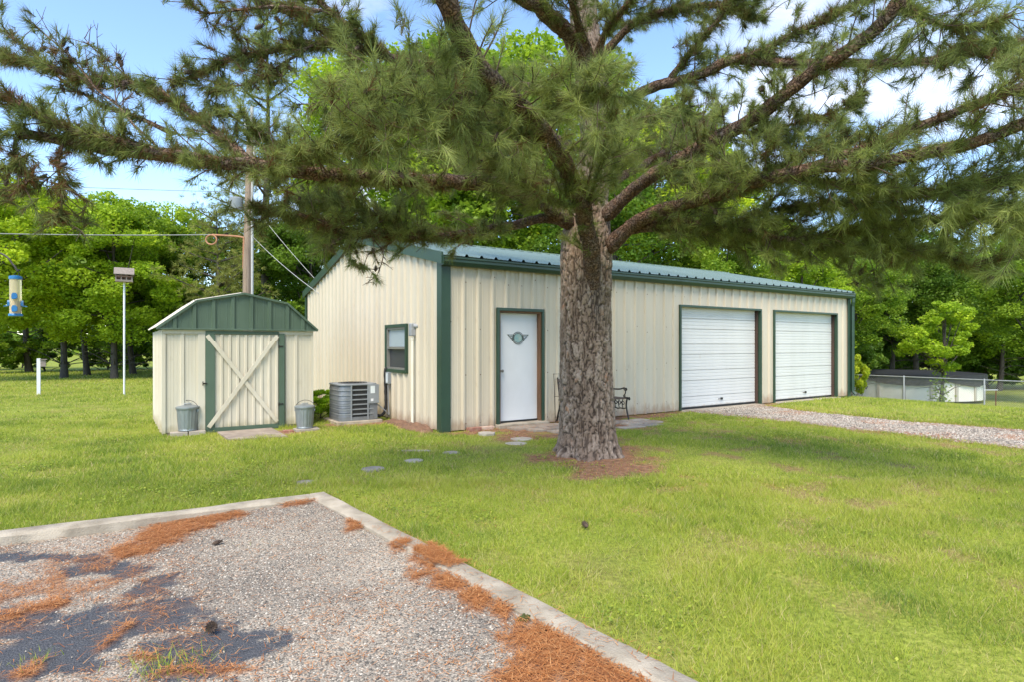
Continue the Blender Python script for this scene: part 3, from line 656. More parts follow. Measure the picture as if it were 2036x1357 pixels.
# conduit with weatherhead box, disconnect box
cp = MB().tube([(-.075, 1.04, -.05), (-.075, 1.04, 1.60)], .026, 12).build('conduit_pipe', M['pvc'], B, True)
MB().tube([(-.075, 1.04, 1.57), (-.075, 1.04, 1.62)], .034, 12).build('pipe_collar', M['pvc'], cp, True)
jb = MB(); jb.box(-.13, -.035, .985, 1.10, 1.64, 1.87); jb.build('junction_box', M['grey_plastic'], cp, bevel=.015)
MB().tube([(-.07, 1.0, 1.82), (-.005, .96, 1.82)], .04, 10).build('box_elbow', M['grey_plastic'], cp, True)
db = MB().box(-.10, -.034, 2.13, 2.27, .70, .93).build('disconnect_box', M['ac_light'], B, bevel=.006)
MB().box(-.106, -.101, 2.15, 2.25, .72, .91).build('box_cover', M['label'], db, bevel=.002)

# ------------------------------------------------------------------ storage shed
SX0, SX1, SY0, SY1, SH = -3.92, -1.53, 2.2, 4.6, 1.72
SD = thing('storage_shed', 'cream metal garden shed with green gambrel gable and crossed door', 'shed', (SX0, SY0, 0))
def ribbed(mb, a, b, z0, z1, ribs, place, h=.022, w=.045):
    pts = [(a, 0)]
    for c in ribs: pts += [(c - w / 2 - .012, 0), (c - w / 2, h), (c + w / 2, h), (c + w / 2 + .012, 0)]
    pts.append((b, 0)); v = []
    fine = []
    for (x, d), (x2, d2) in zip(pts, pts[1:]):
        fine.append((x, d))
        if d == 0 and d2 == 0 and x2 - x > .1:
            k = int((x2 - x) / .045)
            for q in range(1, k): fine += [(x + (x2 - x) * q / k - .006, 0), (x + (x2 - x) * q / k, .0035), (x + (x2 - x) * q / k + .006, 0)]
    fine.append(pts[-1])
    for x, d in fine: v += [place(x, d, z0(x) if callable(z0) else z0), place(x, d, z1(x) if callable(z1) else z1)]
    mb.add(v, [(2 * i, 2 * i + 2, 2 * i + 3, 2 * i + 1) for i in range(len(fine) - 1)])
fr = lambda x, d, z: (x, SY0 - d, z)
for a, b, rb in ((SX0, -3.4, [-3.63]), (-3.4, -3.30, []), (-2.03, SX1, [-1.83])):
    mb = MB(); ribbed(mb, a + .02, b, .04, SH - .06, rb, fr); mb.build('wall_panel', M['shed_cream'], SD)
MB().box(SX0, SX0 + .05, SY0 - .026, SY0 - .001, .03, SH - .06).box(SX1 - .04, SX1, SY0 - .026, SY0 - .001, .03, SH - .06).box(SX0, SX1, SY0 - .03, SY0 + .02, SH - .058, SH + .005).build('wall_frame', M['shed_cream'], SD)
MB().box(-3.405, -3.295, SY0 - .034, SY0 - .002, .03, SH - .062).build('slide_panel', M['shed_cream'], SD, bevel=.004)
for k in range(3):
    a, b = SY0 + .8 * k, SY0 + .8 * (k + 1)
    mb = MB(); ribbed(mb, a, b, .04, SH, [a + .2, a + .6], lambda x, d, z: (SX0 - d, x, z)); mb.build('wall_panel', M['shed_white'], SD)
    mb = MB(); ribbed(mb, a, b, .04, SH, [a + .2, a + .6], lambda x, d, z: (SX1 + d, x, z)); mb.build('wall_panel', M['shed_white'], SD)
mb = MB(); ribbed(mb, SX0, SX1, .04, SH, [SX0 + .3 * i for i in range(1, 8)], lambda x, d, z: (x, SY1 + d, z)); mb.build('wall_panel', M['shed_white'], SD)
gx = [-4.0, -3.42, -2.70, -1.99, -1.46]; gz = [1.745, 2.205, 2.36, 2.215, 1.745]
ztop = lambda x: float(np.interp(x, gx, gz)) - .012
ribs = [-3.741, -3.458, -3.173, -2.879, -2.583, -2.286, -1.989, -1.717]
cutg = [-3.98] + [r_ + .145 for r_ in ribs[:-1]] + [-1.48]
for i, r_ in enumerate(ribs):
    mb = MB(); a, b = cutg[i], cutg[i + 1]
    bps = sorted([a, b] + [g for g in gx if a < g < b])
    for c, d_ in zip(bps, bps[1:]):
        rr = [r_] if c < r_ - .03 and r_ + .03 < d_ else []
        if not rr and c < r_ < d_: rr = []
        ribbed(mb, c, d_, 1.755, lambda x: max(ztop(x), 1.757), rr, lambda x, d, z: (x, SY0 - .045 - d, z), h=.028, w=.05)
    if not any(c < r_ - .03 and r_ + .03 < d_ for c, d_ in zip(bps, bps[1:])): mb.box(r_ - .03, r_ + .03, SY0 - .073, SY0 - .046, 1.757, ztop(r_) - .01)
    mb.build('gable_panel', M['shed_green'], SD)
MB().box(-4.0, -1.46, SY0 - .085, SY0 - .02, 1.727, 1.754).build('gable_sill', M['shed_green'], SD, bevel=.004)
for i in range(4):
    mb = MB(); (xa, za), (xb, zb) = (gx[i], gz[i]), (gx[i + 1], gz[i + 1])
    mb.bar((xa, SY0 - .08, za), (xb, SY0 - .08, zb), .03, .034, (0, 0, 1)); mb.build('gable_trim', M['shed_green'], SD)
    for k in range(3):
        y0, y1 = SY0 - .06 + k * .84, SY0 - .06 + (k + 1) * .84
        L_ = math.hypot(xb - xa, zb - za); nx_, nz_ = -(zb - za) / L_, (xb - xa) / L_
        v = []; pr = []
        for q, d_ in ((0, 0), (.26, 0), (.29, .02), (.33, .02), (.36, 0), (.62, 0), (.65, .02), (.69, .02), (.72, 0), (1, 0)):
            yy = y0 + (y1 - y0) * q
            v += [(xa + nx_ * (d_ + .02), yy, za + nz_ * (d_ + .02)), (xb + nx_ * (d_ + .02), yy, zb + nz_ * (d_ + .02))]
        MB().add(v, [(2 * j, 2 * j + 1, 2 * j + 3, 2 * j + 2) for j in range(9)]).build('roof_panel', M['shed_white'], SD)
# shed door: green frame, ribbed leaf, crossed braces, hasp and hinges
mb = MB(); mb.box(-3.293, -3.15, SY0 - .046, SY0 - .005, .045, 1.66); mb.box(-2.128, -2.032, SY0 - .05, SY0 - .003, .0, 1.68); mb.box(-3.293, -2.13, SY0 - .046, SY0 - .005, 1.66, 1.715)
mb.box(-3.293, -2.13, SY0 - .042, SY0 - .005, -.005, .075); mb.build('door_frame', M['shed_green'], SD, bevel=.003)
mb = MB(); ribbed(mb, -3.149, -2.13, .076, 1.655, [-3.149 + .127 * (i + .8) for i in range(8)], lambda x, d, z: (x, SY0 - .018 - d, z), h=.018, w=.03)
sdoor = mb.build('shed_door', M['shed_cream'], SD)
def zbrace(x0_, z0_, x1_, z1_, y):
    MB().bar((x0_, y, z0_), (x1_, y, z1_), .066, .012, (0, -1, 0)).build('brace', M['shed_cream'], sdoor, bevel=.002)
zbrace(-3.27, 1.635, -2.16, .11, SY0 - .056); zbrace(-2.16, 1.635, -3.25, .09, SY0 - .069)
h_ = MB(); h_.box(-3.34, -3.27, SY0 - .062, SY0 - .047, .815, .835); h_.tube([(-3.335, SY0 - .05, .84), (-3.335, SY0 - .075, .86), (-3.335, SY0 - .075, .79), (-3.335, SY0 - .05, .81)], .006, 6); h_.build('hasp', M['iron'], sdoor)
for z in (.42, 1.44): MB().box(-2.13, -2.06, SY0 - .060, SY0 - .051, z - .01, z + .01).tube([(-2.135, SY0 - .056, z - .03), (-2.135, SY0 - .056, z + .03)], .008, 6).build('hinge', M['iron'], sdoor)
MB().box(SX0 + .01, SX1 - .01, SY0 + .01, SY1 - .01, -.05, .038).build('shed_base', M['slab'], SD)
# ------------------------------------------------------------------ air conditioner
AC = (-.74, 2.33)
A = thing('air_conditioner', 'grey metal air-conditioning condenser with louvred sides beside the gable wall', 'air conditioner', (AC[0], AC[1], .0))
def rsq(h, r, n=6):
    pts = []
    for cx_, cy_, a0 in ((h - r, -(h - r), -90), (h - r, h - r, 0), (-(h - r), h - r, 90), (-(h - r), -(h - r), 180)):
        for i in range(n + 1):
            a = math.radians(a0 + 90 * i / n); pts.append((AC[0] + cx_ + r * math.cos(a), AC[1] + cy_ + r * math.sin(a)))
    return pts
MB().prism(rsq(.44, .03), -.03, .05).build('base_pad', M['concrete'], A, bevel=.006)
MB().prism(rsq(.335, .10), .055, .72).build('coil', M['ac_mesh'], A)
def shell(mb, h0, r0, z0, z1, inset=.012):
    a = rsq(h0, r0); b = rsq(h0 - inset, r0 - .005); n = len(a)
    v = [(x, y, z0) for x, y in a] + [(x, y, z1) for x, y in a] + [(x, y, z0) for x, y in b] + [(x, y, z1) for x, y in b]
    f = []
    for i in range(n):
        j = (i + 1) % n
        f += [(i, j, n + j, n + i), (2 * n + j, 2 * n + i, 3 * n + i, 3 * n + j), (n + i, n + j, 3 * n + j, 3 * n + i), (j, i, 2 * n + i, 2 * n + j)]
    mb.add(v, f)
mb = MB(); shell(mb, .37, .13, .051, .12); MB_bot = mb.build('bottom_band', M['ac_grey'], A, True)
mb = MB(); mb.prism(rsq(.375, .135), .705, .735)
mb.build('top_cover', M['ac_light'], A, True, bevel=.006)
g = MB(); 
for r_ in (.07, .12, .17, .22, .27): g.tube([(AC[0] + r_ * math.cos(t_), AC[1] + r_ * math.sin(t_), .742) for t_ in np.linspace(0, 2 * math.pi, 25)], .004, 4)
g.build('fan_grille', M['iron'], A)
for k in range(6):      # wrap-around louvres
    z = .16 + k * .09
    mb = MB(); shell(mb, .366, .13, z, z + .022, .02); mb.build('louvre', M['ac_light'], A, True)
# solid louvred corner sheets and the service panel
for k in range(7):
    mb = MB(); z = .122 + k * .083; pts = [p for p in rsq(.352, .13, 8)]
    seg = pts[27:36]
    sl_ = [(AC[0] - .352, AC[1] + .2)][:0] + [(AC[0] - .352, AC[1] + .28)] + seg + [(AC[0] - .14, AC[1] - .352)]
    v = []
    for (x, y) in sl_:
        nx_, ny_ = (x - AC[0]), (y - AC[1]); v += [(x + nx_ * .035, y + ny_ * .035, z), (x, y, z + .08)]
    mb.add(v, [(2 * i, 2 * i + 1, 2 * i + 3, 2 * i + 2) for i in range(len(sl_) - 1)]); mb.build('louvre_panel', M['ac_grey'], A, True)
for x in (-.15, .17): MB().box(AC[0] + x - .012, AC[0] + x + .012, AC[1] - .383, AC[1] - .355, .06, .72).build('corner_post', M['ac_light'], A, bevel=.003)
sp = MB().box(AC[0] + .183, AC[0] + .385, AC[1] - .382, AC[1] - .1, .36, .715).build('service_panel', M['ac_light'], A, bevel=.006)
MB().box(AC[0] + .215, AC[0] + .30, AC[1] - .3855, AC[1] - .3825, .55, .69).build('rating_label', M['label'], sp)
MB().box(AC[0] + .22, AC[0] + .27, AC[1] - .3855, AC[1] - .3825, .40, .45).build('rating_label', M['white'], sp)
MB().box(AC[0] + .20, AC[0] + .365, AC[1] - .355, AC[1] - .1, .06, .359).build('service_panel', M['ac_grey'], A, bevel=.004)
pts = spline([(AC[0] + .37, AC[1] - .2, .12), (-.25, 2.10, .10), (-.12, 2.22, .22), (-.075, 2.33, .5), (-.07, 2.36, .8), (-.06, 2.38, .98), (.01, 2.38, 1.0)], .04)
MB().tube(pts, [.028 + .003 * math.sin(i * 1.7) for i in range(len(pts))], 10).build('suction_line', M['rubber'], A, True)
MB().tube(spline([(AC[0] + .38, AC[1] - .25, .34), (-.2, 2.05, .2), (-.10, 2.1, .10), (-.075, 2.18, .25), (-.075, 2.2, .5), (-.075, 2.2, .71)], .05), .010, 8).build('power_whip', M['grey_plastic'], A, True)

# ------------------------------------------------------------------ trash cans, blocks, slab
def trash_can(c, z, sc, tilt_handle, label):
    T = thing('trash_can', label, 'trash can', (c[0], c[1], z), 'small galvanised cans by the shed door')
    fl = lambda a, zz: 1 + .022 * math.copysign(1, math.sin(a * 18)) * (.04 < zz / sc < .38)
    prof = [(.150, 0), (.157, .008), (.157, .02), (.150, .03)] + [(.152 + .025 * q / 12, .045 + .33 * q / 12) for q in range(13)] + [(.180, .40), (.184, .415), (.184, .425), (.178, .43)]
    b = MB().lathe([(r * sc, q * sc) for r, q in prof], 72, (c[0], c[1], z), lambda a, q: fl(a, q)); b.build('can_body', M['zinc'], T, True)
    l = MB().lathe([(r * sc, q * sc) for r, q in [(.186, .395), (.193, .398), (.198, .42), (.196, .434), (.185, .440), (.10, .462), (.02, .470), (.001, .470)]], 48, (c[0], c[1], z))
    lid = l.build('lid', M['zinc'], T, True)
    MB().tube([(c[0] - .06 * sc, c[1], z + .462 * sc), (c[0] - .05 * sc, c[1], z + .487 * sc), (c[0] + .05 * sc, c[1], z + .487 * sc), (c[0] + .06 * sc, c[1], z + .462 * sc)], .008, 6).build('lid_handle', M['zinc'], lid, True)
    pts = []
    for t_ in np.linspace(-.15, math.pi + .15, 22):
        r = .195 * sc; pts.append((c[0] + UX[0] * r * math.cos(t_) + tilt_handle * .3 * r * math.sin(t_), c[1] + UX[1] * r * math.cos(t_), z + (.385 + .165 * math.sin(t_)) * sc))
    MB().tube(pts, .004, 6).build('bail_handle', M['iron'], T, True)
    for s_ in (-1, 1): MB().box(c[0] + UX[0] * .188 * sc * s_ - .012, c[0] + UX[0] * .188 * sc * s_ + .012, c[1] + UX[1] * .188 * sc * s_ - .012, c[1] + UX[1] * .188 * sc * s_ + .012, z + .33 * sc, z + .385 * sc).build('handle_lug', M['zinc'], T, bevel=.004)
c1 = at(373, 860, 9.86)[:2]; c2 = at(606, 855, 10.35)[:2]
def block(c, w, d, z, label, m='flag', nm='concrete_paver', cat='paver'):
    p = [(c[0] - w, c[1] - d), (c[0] + w * .96, c[1] - d * 1.04), (c[0] + w, c[1] + d), (c[0] - w * .98, c[1] + d * .95)]
    return tag(MB().prism(p, -.06, z).build(nm, M[m], bevel=.008), label, cat)
block((c1[0] - .13, c1[1]), .125, .15, .055, 'square paver under the can beside the shed hasp, corner side')
block((c1[0] + .13, c1[1] - .01), .125, .15, .058, 'square paver under the can beside the shed hasp, door side')
block((c2[0] + .02, c2[1] - .02), .2, .13, .032, 'pale paver under the can beside the leafy shrub')
block((c2[0] - .28, c2[1] - .02), .075, .08, .02, 'small reddish paver piece beside the can near the shrub', 'brick')
trash_can(c1, .06, .90, 0, 'corrugated galvanised can with flared lid near the shed hasp')
trash_can(c2, .034, .87, .3, 'corrugated galvanised can with upright bail handle beside the leafy shrub')
q = [gp(432, 862), gp(540, 854), gp(572, 871), gp(455, 877)]
tag(MB().prism([tuple(p) for p in q], -.05, .022).build('concrete_slab', M['slab'], bevel=.006), 'brown weathered slab in front of the crossed shed door', 'slab')

# ------------------------------------------------------------------ stepping stones, patio, bricks
def stone(name, c, rx, ry, z, m, label, seed, sides=9, group=None, parent=None, cat='stepping stone'):
    r = random.Random(seed); pl = []
    a0 = r.random() * 6
    for i in range(sides):
        a = a0 + 2 * math.pi * i / sides; k = r.uniform(.88, 1.08)
        dx_, dy_ = rx * k * math.cos(a), ry * k * math.sin(a); pl.append((c[0] + UX[0] * dx_ + UY[0] * dy_, c[1] + UX[1] * dx_ + UY[1] * dy_))
    o = MB().prism(pl, -.05, z).build(name, M[m], parent, bevel=.008)
    return o if parent else tag(o, label, cat, group)
M['pale_stone'] = mat('pale_stone', (.50, .44, .35), (.36, .31, .245), 8, rough=.9, bump=.4, bscale=60)
M['grey_stone'] = mat('grey_stone', (.30, .265, .22), (.21, .185, .155), 8, rough=.9, bump=.4, bscale=60)
for k, (px, py, rx, ry, z, m_, lb, sd) in enumerate([
    (968, 866, .15, .15, .04, 'pale_stone', 'thick angular stepping stone nearest the bricks by the white door', 6),
    (1037, 876, .17, .17, .02, 'pale_stone', 'round pale stepping stone in pine straw beyond the door threshold', 14),
    (1026, 885, .165, .15, .018, 'pale_stone', 'whitest round stepping stone at the edge of the lawn by the straw', 14),
    (971, 895, .15, .13, .010, 'grey_stone', 'dark grey stepping stone sunk between the whitest stone and the lawn', 12),
    (897, 903, .13, .12, .018, 'flag', 'tan stepping stone half covered by grass before the corner trim', 10),
    (823, 918, .12, .13, .010, 'pale_stone', 'small pale stepping stone in open grass in line with the pipe', 11),
    (742, 934, .14, .14, .009, 'grey_stone', 'grey oval stepping stone in grass in line with the condenser', 12),
    (610, 960, .13, .10, .006, 'grey_stone', 'thin grey stone mostly overgrown near the corner of the kerb', 9)]):
    stone('stepping_stone', gp(px, py), rx, ry, z, m_, lb, sd, 7 if k == 0 else sd, 'stones leading from the pad to the door')
stone('stepping_stone', gp(828, 899), .22, .035, .02, 'flag', 'long thin stone sliver in grass beside the small pale stone', 3, 10, 'stones leading from the pad to the door')
pm = MB().box(1.05, 4.3, -1.45, -.17, -.08, -.005); patio = tag(pm.build('patio', M['soil']), kind='structure')
rows = [(-.18, -.5), (-.52, -.82), (-.84, -1.14), (-1.16, -1.44)]
for ri, (ya, yb) in enumerate(rows):
    x = 1.12 + random.uniform(0, .15) + (0.5 if ri == 3 else 0.12 * ri)
    while x < (4.0 if ri != 3 else 3.4):
        w = random.uniform(.38, .62); e = .018
        if not (ri == 0 and x > 2.6) and random.random() > .06:
            P_ = [(x + e + random.uniform(-.015, .015), ya - e), (x + w - e, ya - e + random.uniform(-.02, .0)), (x + w - e + random.uniform(-.02, .02), yb + e), (x + e, yb + e + random.uniform(0, .02))]
            MB().prism(P_[::-1], -.04, random.uniform(.022, .036)).build('flagstone', M[random.choice(['flag', 'flag', 'grey_stone', 'pale_stone'])], patio, bevel=.006)
        x += w
tag(MB().box(.42, .66, -.16, -.05, -.02, .062).build('brick', M['brick'], bevel=.004), 'dark red brick lying against the wall nearest the green corner trim', 'brick')
b2 = MB().box(.68, .93, -.15, -.05, -.02, .060).build('brick', M['brick'], bevel=.004); tag(b2, 'mortar-smeared brick against the wall beside the door trim', 'brick'); b2.data.materials[0] = mat('mortared_brick', (.42, .20, .13), (.60, .48, .38), 12, rough=.9, bump=.4)

# ------------------------------------------------------------------ bench and trellis
BX0, BX1 = 2.38, 3.68
BN = thing('garden_bench', 'black scrolled cast-iron garden bench with dark slats against the ribbed wall', 'bench', (BX0, -.5, .03))
def scroll(c, r0, turns, a0, sgn, n=14):
    return [(c[0] + r0 * (1 - .75 * i / n) * math.cos(a0 + sgn * turns * 2 * math.pi * i / n), c[1] + r0 * (1 - .75 * i / n) * math.sin(a0 + sgn * turns * 2 * math.pi * i / n)) for i in range(n + 1)]
for x in (BX0, BX1):
    e = MB(); G_ = .03
    def cast(pts, r=.012): e.tube([(x, y, z + G_) for y, z in pts], r, 7)
    sp2 = lambda p: [tuple(q) for q in spline([(a, b, 0) for a, b in p], .03)[:, :2]]
    cast(sp2([(-.60, 0), (-.56, .12), (-.53, .28), (-.555, .40)]), .016)                    # front leg
    cast(sp2([(-.60, .40), (-.57, .415), (-.45, .40), (-.3, .385), (-.15, .37)]), .017)      # seat rail
    cast(scroll((-.605, .395), .03, .7, math.pi / 2, 1), .012)
    cast(sp2([(-.02, 0), (-.06, .12), (-.12, .3), (-.13, .42), (-.09, .6), (-.05, .82)]), .016)  # back leg and post
    cast(sp2([(-.52, .585), (-.47, .60), (-.38, .575), (-.25, .565), (-.1, .57)]), .014)     # arm
    cast(scroll((-.525, .572), .026, .8, math.pi / 2, 1), .011)
    cast(sp2([(-.50, .42), (-.49, .47), (-.515, .53), (-.46, .58)]), .011)
    cast(scroll((-.47, .44), .03, .9, math.pi, -1), .008)
    cast(sp2([(-.54, .22), (-.45, .20), (-.38, .205), (-.3, .19), (-.2, .21), (-.09, .2)]), .011)
    for yy in (-.44, -.34, -.24): cast(scroll((yy, .30), .05, 1.1, 0, 1), .008); cast([(yy, .21), (yy + .03, .3), (yy, .385)], .008)
    e.build('bench_end', M['iron'], BN, True)
for k in range(5): y = -.55 + k * .095; MB().box(BX0 - .02, BX1 + .02, y, y + .07, .425, .447).build('seat_slat', M['bench_wood'], BN, bevel=.004)
for k in range(4): MB().bar((BX0 - .02, -.145 + .022 * k, .54 + .085 * k), (BX1 + .02, -.145 + .022 * k, .54 + .085 * k), .02, .06, (0, .25, 1)).build('back_slat', M['bench_wood'], BN, bevel=.004)
TR = thing('wire_trellis', 'thin dark wire trellis leaning on the wall between door and pine trunk', 'trellis', (2.3, -.1, 0))
for x in (2.28, 2.50, 2.72): MB().tube([(x, -.12, -.05), (x, -.06, .93)], .005, 6).build('upright', M['iron'], TR)
for z in (.12, .5, .92): MB().tube([(2.27, -.115 + .06 * z, z), (2.73, -.115 + .06 * z, z)], .004, 6).build('crossbar', M['iron'], TR)

# ------------------------------------------------------------------ feeder on hook, martin house, white post
fc = at(31, 590, 5.8); hp = fc + np.array([UX[0] * -.42, UX[1] * -.42, 0])
HK = thing('shepherd_hook', 'black iron shepherd hook curving above the bird feeder', 'hook', (hp[0], hp[1], 0))
hx = [(hp[0], hp[1], -.2), (hp[0], hp[1], 1.6), (hp[0], hp[1], 2.15)]
for t_ in np.linspace(math.pi, .35, 10): hx.append((hp[0] + UX[0] * (.2 + .2 * math.cos(t_)), hp[1] + UX[1] * (.2 + .2 * math.cos(t_)), 2.20 + .17 * math.sin(t_)))
hx += [(fc[0] - UX[0] * .01, fc[1] - UX[1] * .01, 2.235), (fc[0] + UX[0] * .02, fc[1] + UX[1] * .02, 2.19), (fc[0] + UX[0] * .04, fc[1] + UX[1] * .04, 2.20)]
MB().tube(spline(hx, .04), .009, 8).build('hook_rod', M['iron'], HK, True)
FD = thing('bird_feeder', 'clear tube bird feeder with blue caps and perches hanging on the hook', 'bird feeder', tuple(fc), None)
fz = fc[2] - .185
MB().lathe([(.047, .02), (.047, .36)], 24, (fc[0], fc[1], fz)).build('tube', M['clear'], FD, True)
MB().lathe([(.040, .02), (.040, .11), (.035, .135), (.02, .15), (.001, .152)], 20, (fc[0], fc[1], fz)).build('seed_fill', M['seed'], FD, True)
MB().lathe([(.056, .0), (.058, .006), (.054, .02), (.05, .024)], 24, (fc[0], fc[1], fz)).build('base_tray', M['bluep'], FD, True)
MB().lathe([(.052, .355), (.053, .375), (.05, .386), (.02, .392), (.001, .393)], 24, (fc[0], fc[1], fz)).build('cap', M['bluep'], FD, True)
for a, z in ((-60, .05), (-60, .17), (-150, .10), (30, .10), (120, .06)):
    a = math.radians(a) - TH; dx_, dy_ = math.cos(a), math.sin(a); c = (fc[0] + dx_ * .048, fc[1] + dy_ * .048); tx, ty = -dy_, dx_
    pl = [(-.022, 0), (.022, 0), (.022, .035), (.012, .052), (-.012, .052), (-.022, .035)]
    v = [(c[0] + tx * u_ + dx_ * k_, c[1] + ty * u_ + dy_ * k_, fz + z + w_) for k_ in (-.012, .012) for u_, w_ in pl]
    pt = MB().add(v, [tuple(range(6))[::-1], tuple(range(6, 12))] + [(i, (i + 1) % 6, 6 + (i + 1) % 6, 6 + i) for i in range(6)])
    po = pt.build('feeding_port', M['bluep'], FD)
    MB().bar((c[0], c[1], fz + z), (c[0] + dx_ * .04, c[1] + dy_ * .04, fz + z - .006), .03, .008).build('perch', M['bluep'], po)
MB().tube([(fc[0] - UX[0] * .03, fc[1] - UX[1] * .03, fz + .385), (fc[0] + UX[0] * .025, fc[1] + UX[1] * .025, 2.20), (fc[0] + UX[0] * .035, fc[1] + UX[1] * .035, fz + .385)], .0025, 5).build('hanger_wire', M['iron'], FD)

bp = at(247, 787, 17.6); 
BHS = thing('birdhouse', 'weathered wooden two-storey birdhouse on a tall white pole', 'birdhouse', (bp[0], bp[1], 0))
MB().tube([(bp[0], bp[1], -.3), (bp[0], bp[1], 3.33)], .028, 10).build('pole', M['white'], BHS, True)
ax = np.array([math.cos(-TH + .55), math.sin(-TH + .55)]); ay = np.array([-ax[1], ax[0]])   # long side direction, depth direction
def bh(u0, u1, v0, v1, z0_, z1_, nm, m_, par=BHS):
    v = [(bp[0] + ax[0] * u_ + ay[0] * w_, bp[1] + ax[1] * u_ + ay[1] * w_, z_) for z_ in (z0_, z1_) for u_, w_ in ((u0, v0), (u1, v0), (u1, v1), (u0, v1))]
    return MB().add(v, [(0, 3, 2, 1), (4, 5, 6, 7), (0, 1, 5, 4), (1, 2, 6, 5), (2, 3, 7, 6), (3, 0, 4, 7)]).build(nm, M[m_], par)
bh(-.22, .22, -.19, .19, 3.33, 3.35, 'floor_board', 'wood_grey'); bd = bh(-.19, .19, -.10, .15, 3.351, 3.60, 'house_body', 'wood_in')
bh(-.21, .21, -.185, -.101, 3.463, 3.478, 'balcony_board', 'wood_in')
bh(-.21, .21, -.19, -.175, 3.355, 3.385, 'balcony_rail', 'wood_grey'); bh(-.21, .21, -.19, -.175, 3.479, 3.505, 'balcony_rail', 'wood_in')
for u_ in (-.2, -.07, .06, .19):
    bh(u_ - .012, u_ + .012, -.18, -.101, 3.351, 3.462, 'divider', 'wood_grey'); bh(u_ - .012, u_ + .012, -.18, -.101, 3.479, 3.585, 'divider', 'wood_grey')
for u_ in (-.135, -.005, .125):
    for z_ in (3.375, 3.497): bh(u_ - .022, u_ + .022, -.1035, -.1005, z_, z_ + .05, 'entry_hole', 'rubber', bd)
for s_ in (-1, 1):
    u_ = .205 * s_; v = [(-.17, 3.351), (.17, 3.351), (.17, 3.57), (0, 3.71), (-.17, 3.57)]
    vv = [(bp[0] + ax[0] * (u_ + k_) + ay[0] * w_, bp[1] + ax[1] * (u_ + k_) + ay[1] * w_, z_) for k_ in (-.008, .008) for w_, z_ in v]
    MB().add(vv, [tuple(range(5))[::-1], tuple(range(5, 10))] + [(i, (i + 1) % 5, 5 + (i + 1) % 5, 5 + i) for i in range(5)]).build('end_wall', M['wood_grey'], BHS)
    w0_, z0_, w1_, z1_ = (.24 * s_, 3.535, 0, 3.735); 
    vv = [(bp[0] + ax[0] * u2 + ay[0] * w_, bp[1] + ax[1] * u2 + ay[1] * w_, z_ + k_) for k_ in (0, .018) for u2, w_, z_ in ((-.25, w0_, z0_), (.25, w0_, z0_), (.25, w1_, z1_), (-.25, w1_, z1_))]
    MB().add(vv, [(0, 3, 2, 1), (4, 5, 6, 7), (0, 1, 5, 4), (1, 2, 6, 5), (2, 3, 7, 6), (3, 0, 4, 7)]).build('roof_board', M['wood_grey'], BHS)
wp = at(77, 785, 17.8)
WP = thing('nest_box', 'small grey nest box on a short white post in the lawn', 'nest box', (wp[0], wp[1], 0))
MB().box(wp[0] - .045, wp[0] + .045, wp[1] - .045, wp[1] + .045, -.3, 1.06).build('post', M['white'], WP, bevel=.006)
nb = MB().box(wp[0] + .048, wp[0] + .17, wp[1] - .08, wp[1] + .06, .82, 1.02).build('box', M['wood_grey'], WP)
MB().box(wp[0] + .03, wp[0] + .20, wp[1] - .11, wp[1] + .08, 1.022, 1.04).build('box_roof', M['wood_grey'], WP)

# ------------------------------------------------------------------ utility pole and lines
up = at(491, 580, 19.0)
UP = thing('utility_pole', 'brown wooden utility pole with white conduit standing behind the shed', 'utility pole', (up[0], up[1], 0))
MB().tube([(up[0], up[1], -.4), (up[0], up[1], 4), (up[0] + .1, up[1], 8.45)], [.135, .12, .10], 14).build('pole', M['pole_wood'], UP, True)
px_ = lambda k: (up[0] + UX[0] * k, up[1] + UX[1] * k)
cx_, cy_ = px_(.165); MB().tube([(cx_, cy_, -.3), (cx_, cy_, 6.4), (cx_ + .1, cy_, 8.3)], .042, 10).build('conduit', M['conduit_grey'], UP, True)
MB().tube([(up[0] - .06, up[1] - .15, 8.2), (up[0] - .06, up[1] - .15, 8.95)], .04, 8).build('insulator', M['conduit_grey'], UP, True)
MB().tube([(up[0] + .12, up[1] - .15, 8.1), (up[0] + .12, up[1] - .15, 9.0)], .05, 8).build('insulator', M['conduit_grey'], UP, True)
m_tr = MB().lathe([(.2, 0), (.21, .02), (.21, .36), (.17, .40), (.06, .43)], 20, (*px_(-.34), 5.75)); m_tr.build('transformer', M['ac_light'], UP, True)
a5 = px_(-.12); MB().tube(spline([(a5[0], a5[1] - .05, 3.9), (a5[0], a5[1] - .09, 4.6), (a5[0], a5[1] - .1, 4.82), (px_(-.22)[0], px_(-.22)[1] - .1, 4.9), (px_(-1.1)[0], px_(-1.1)[1], 4.98)], .1), .03, 8).build('cable_guard', M['orange'], UP, True)
lp = [(px_(-1.1 - .03 + .17 * math.sin(t_))[0], px_(-1.1 + .17 * math.sin(t_))[1], 4.82 + .15 * math.cos(t_)) for t_ in np.linspace(0, 2 * math.pi, 24)]
MB().tube(lp, .024, 7).build('cable_loop', M['orange'], UP, True)
MB().tube([(a5[0], a5[1] - .02, 2.2), (a5[0], a5[1] - .02, 4.4)], .012, 6).build('ground_wire', M['orange'], UP)
def cable(a, b, sag, r, label, m_='wire'):
    a = np.array(a, float); b = np.array(b, float); t_ = np.linspace(0, 1, 30)[:, None]; P = a + (b - a) * t_; P[:, 2] -= 4 * sag * (t_ * (1 - t_))[:, 0]
    return tag(MB().tube(P, r, 6).build('overhead_cable', M[m_], smooth=True), label, 'cable')
e_ = px_(-1.1); cable((e_[0], e_[1], 4.98), at(-420, 449, 17.5), .1, .016, 'overhead cable running from the orange guard past the birdhouse')
cable((up[0], up[1] - .1, 6.3), at(-300, 345, 24), .1, .010, 'thin overhead wire above the bright green trees')
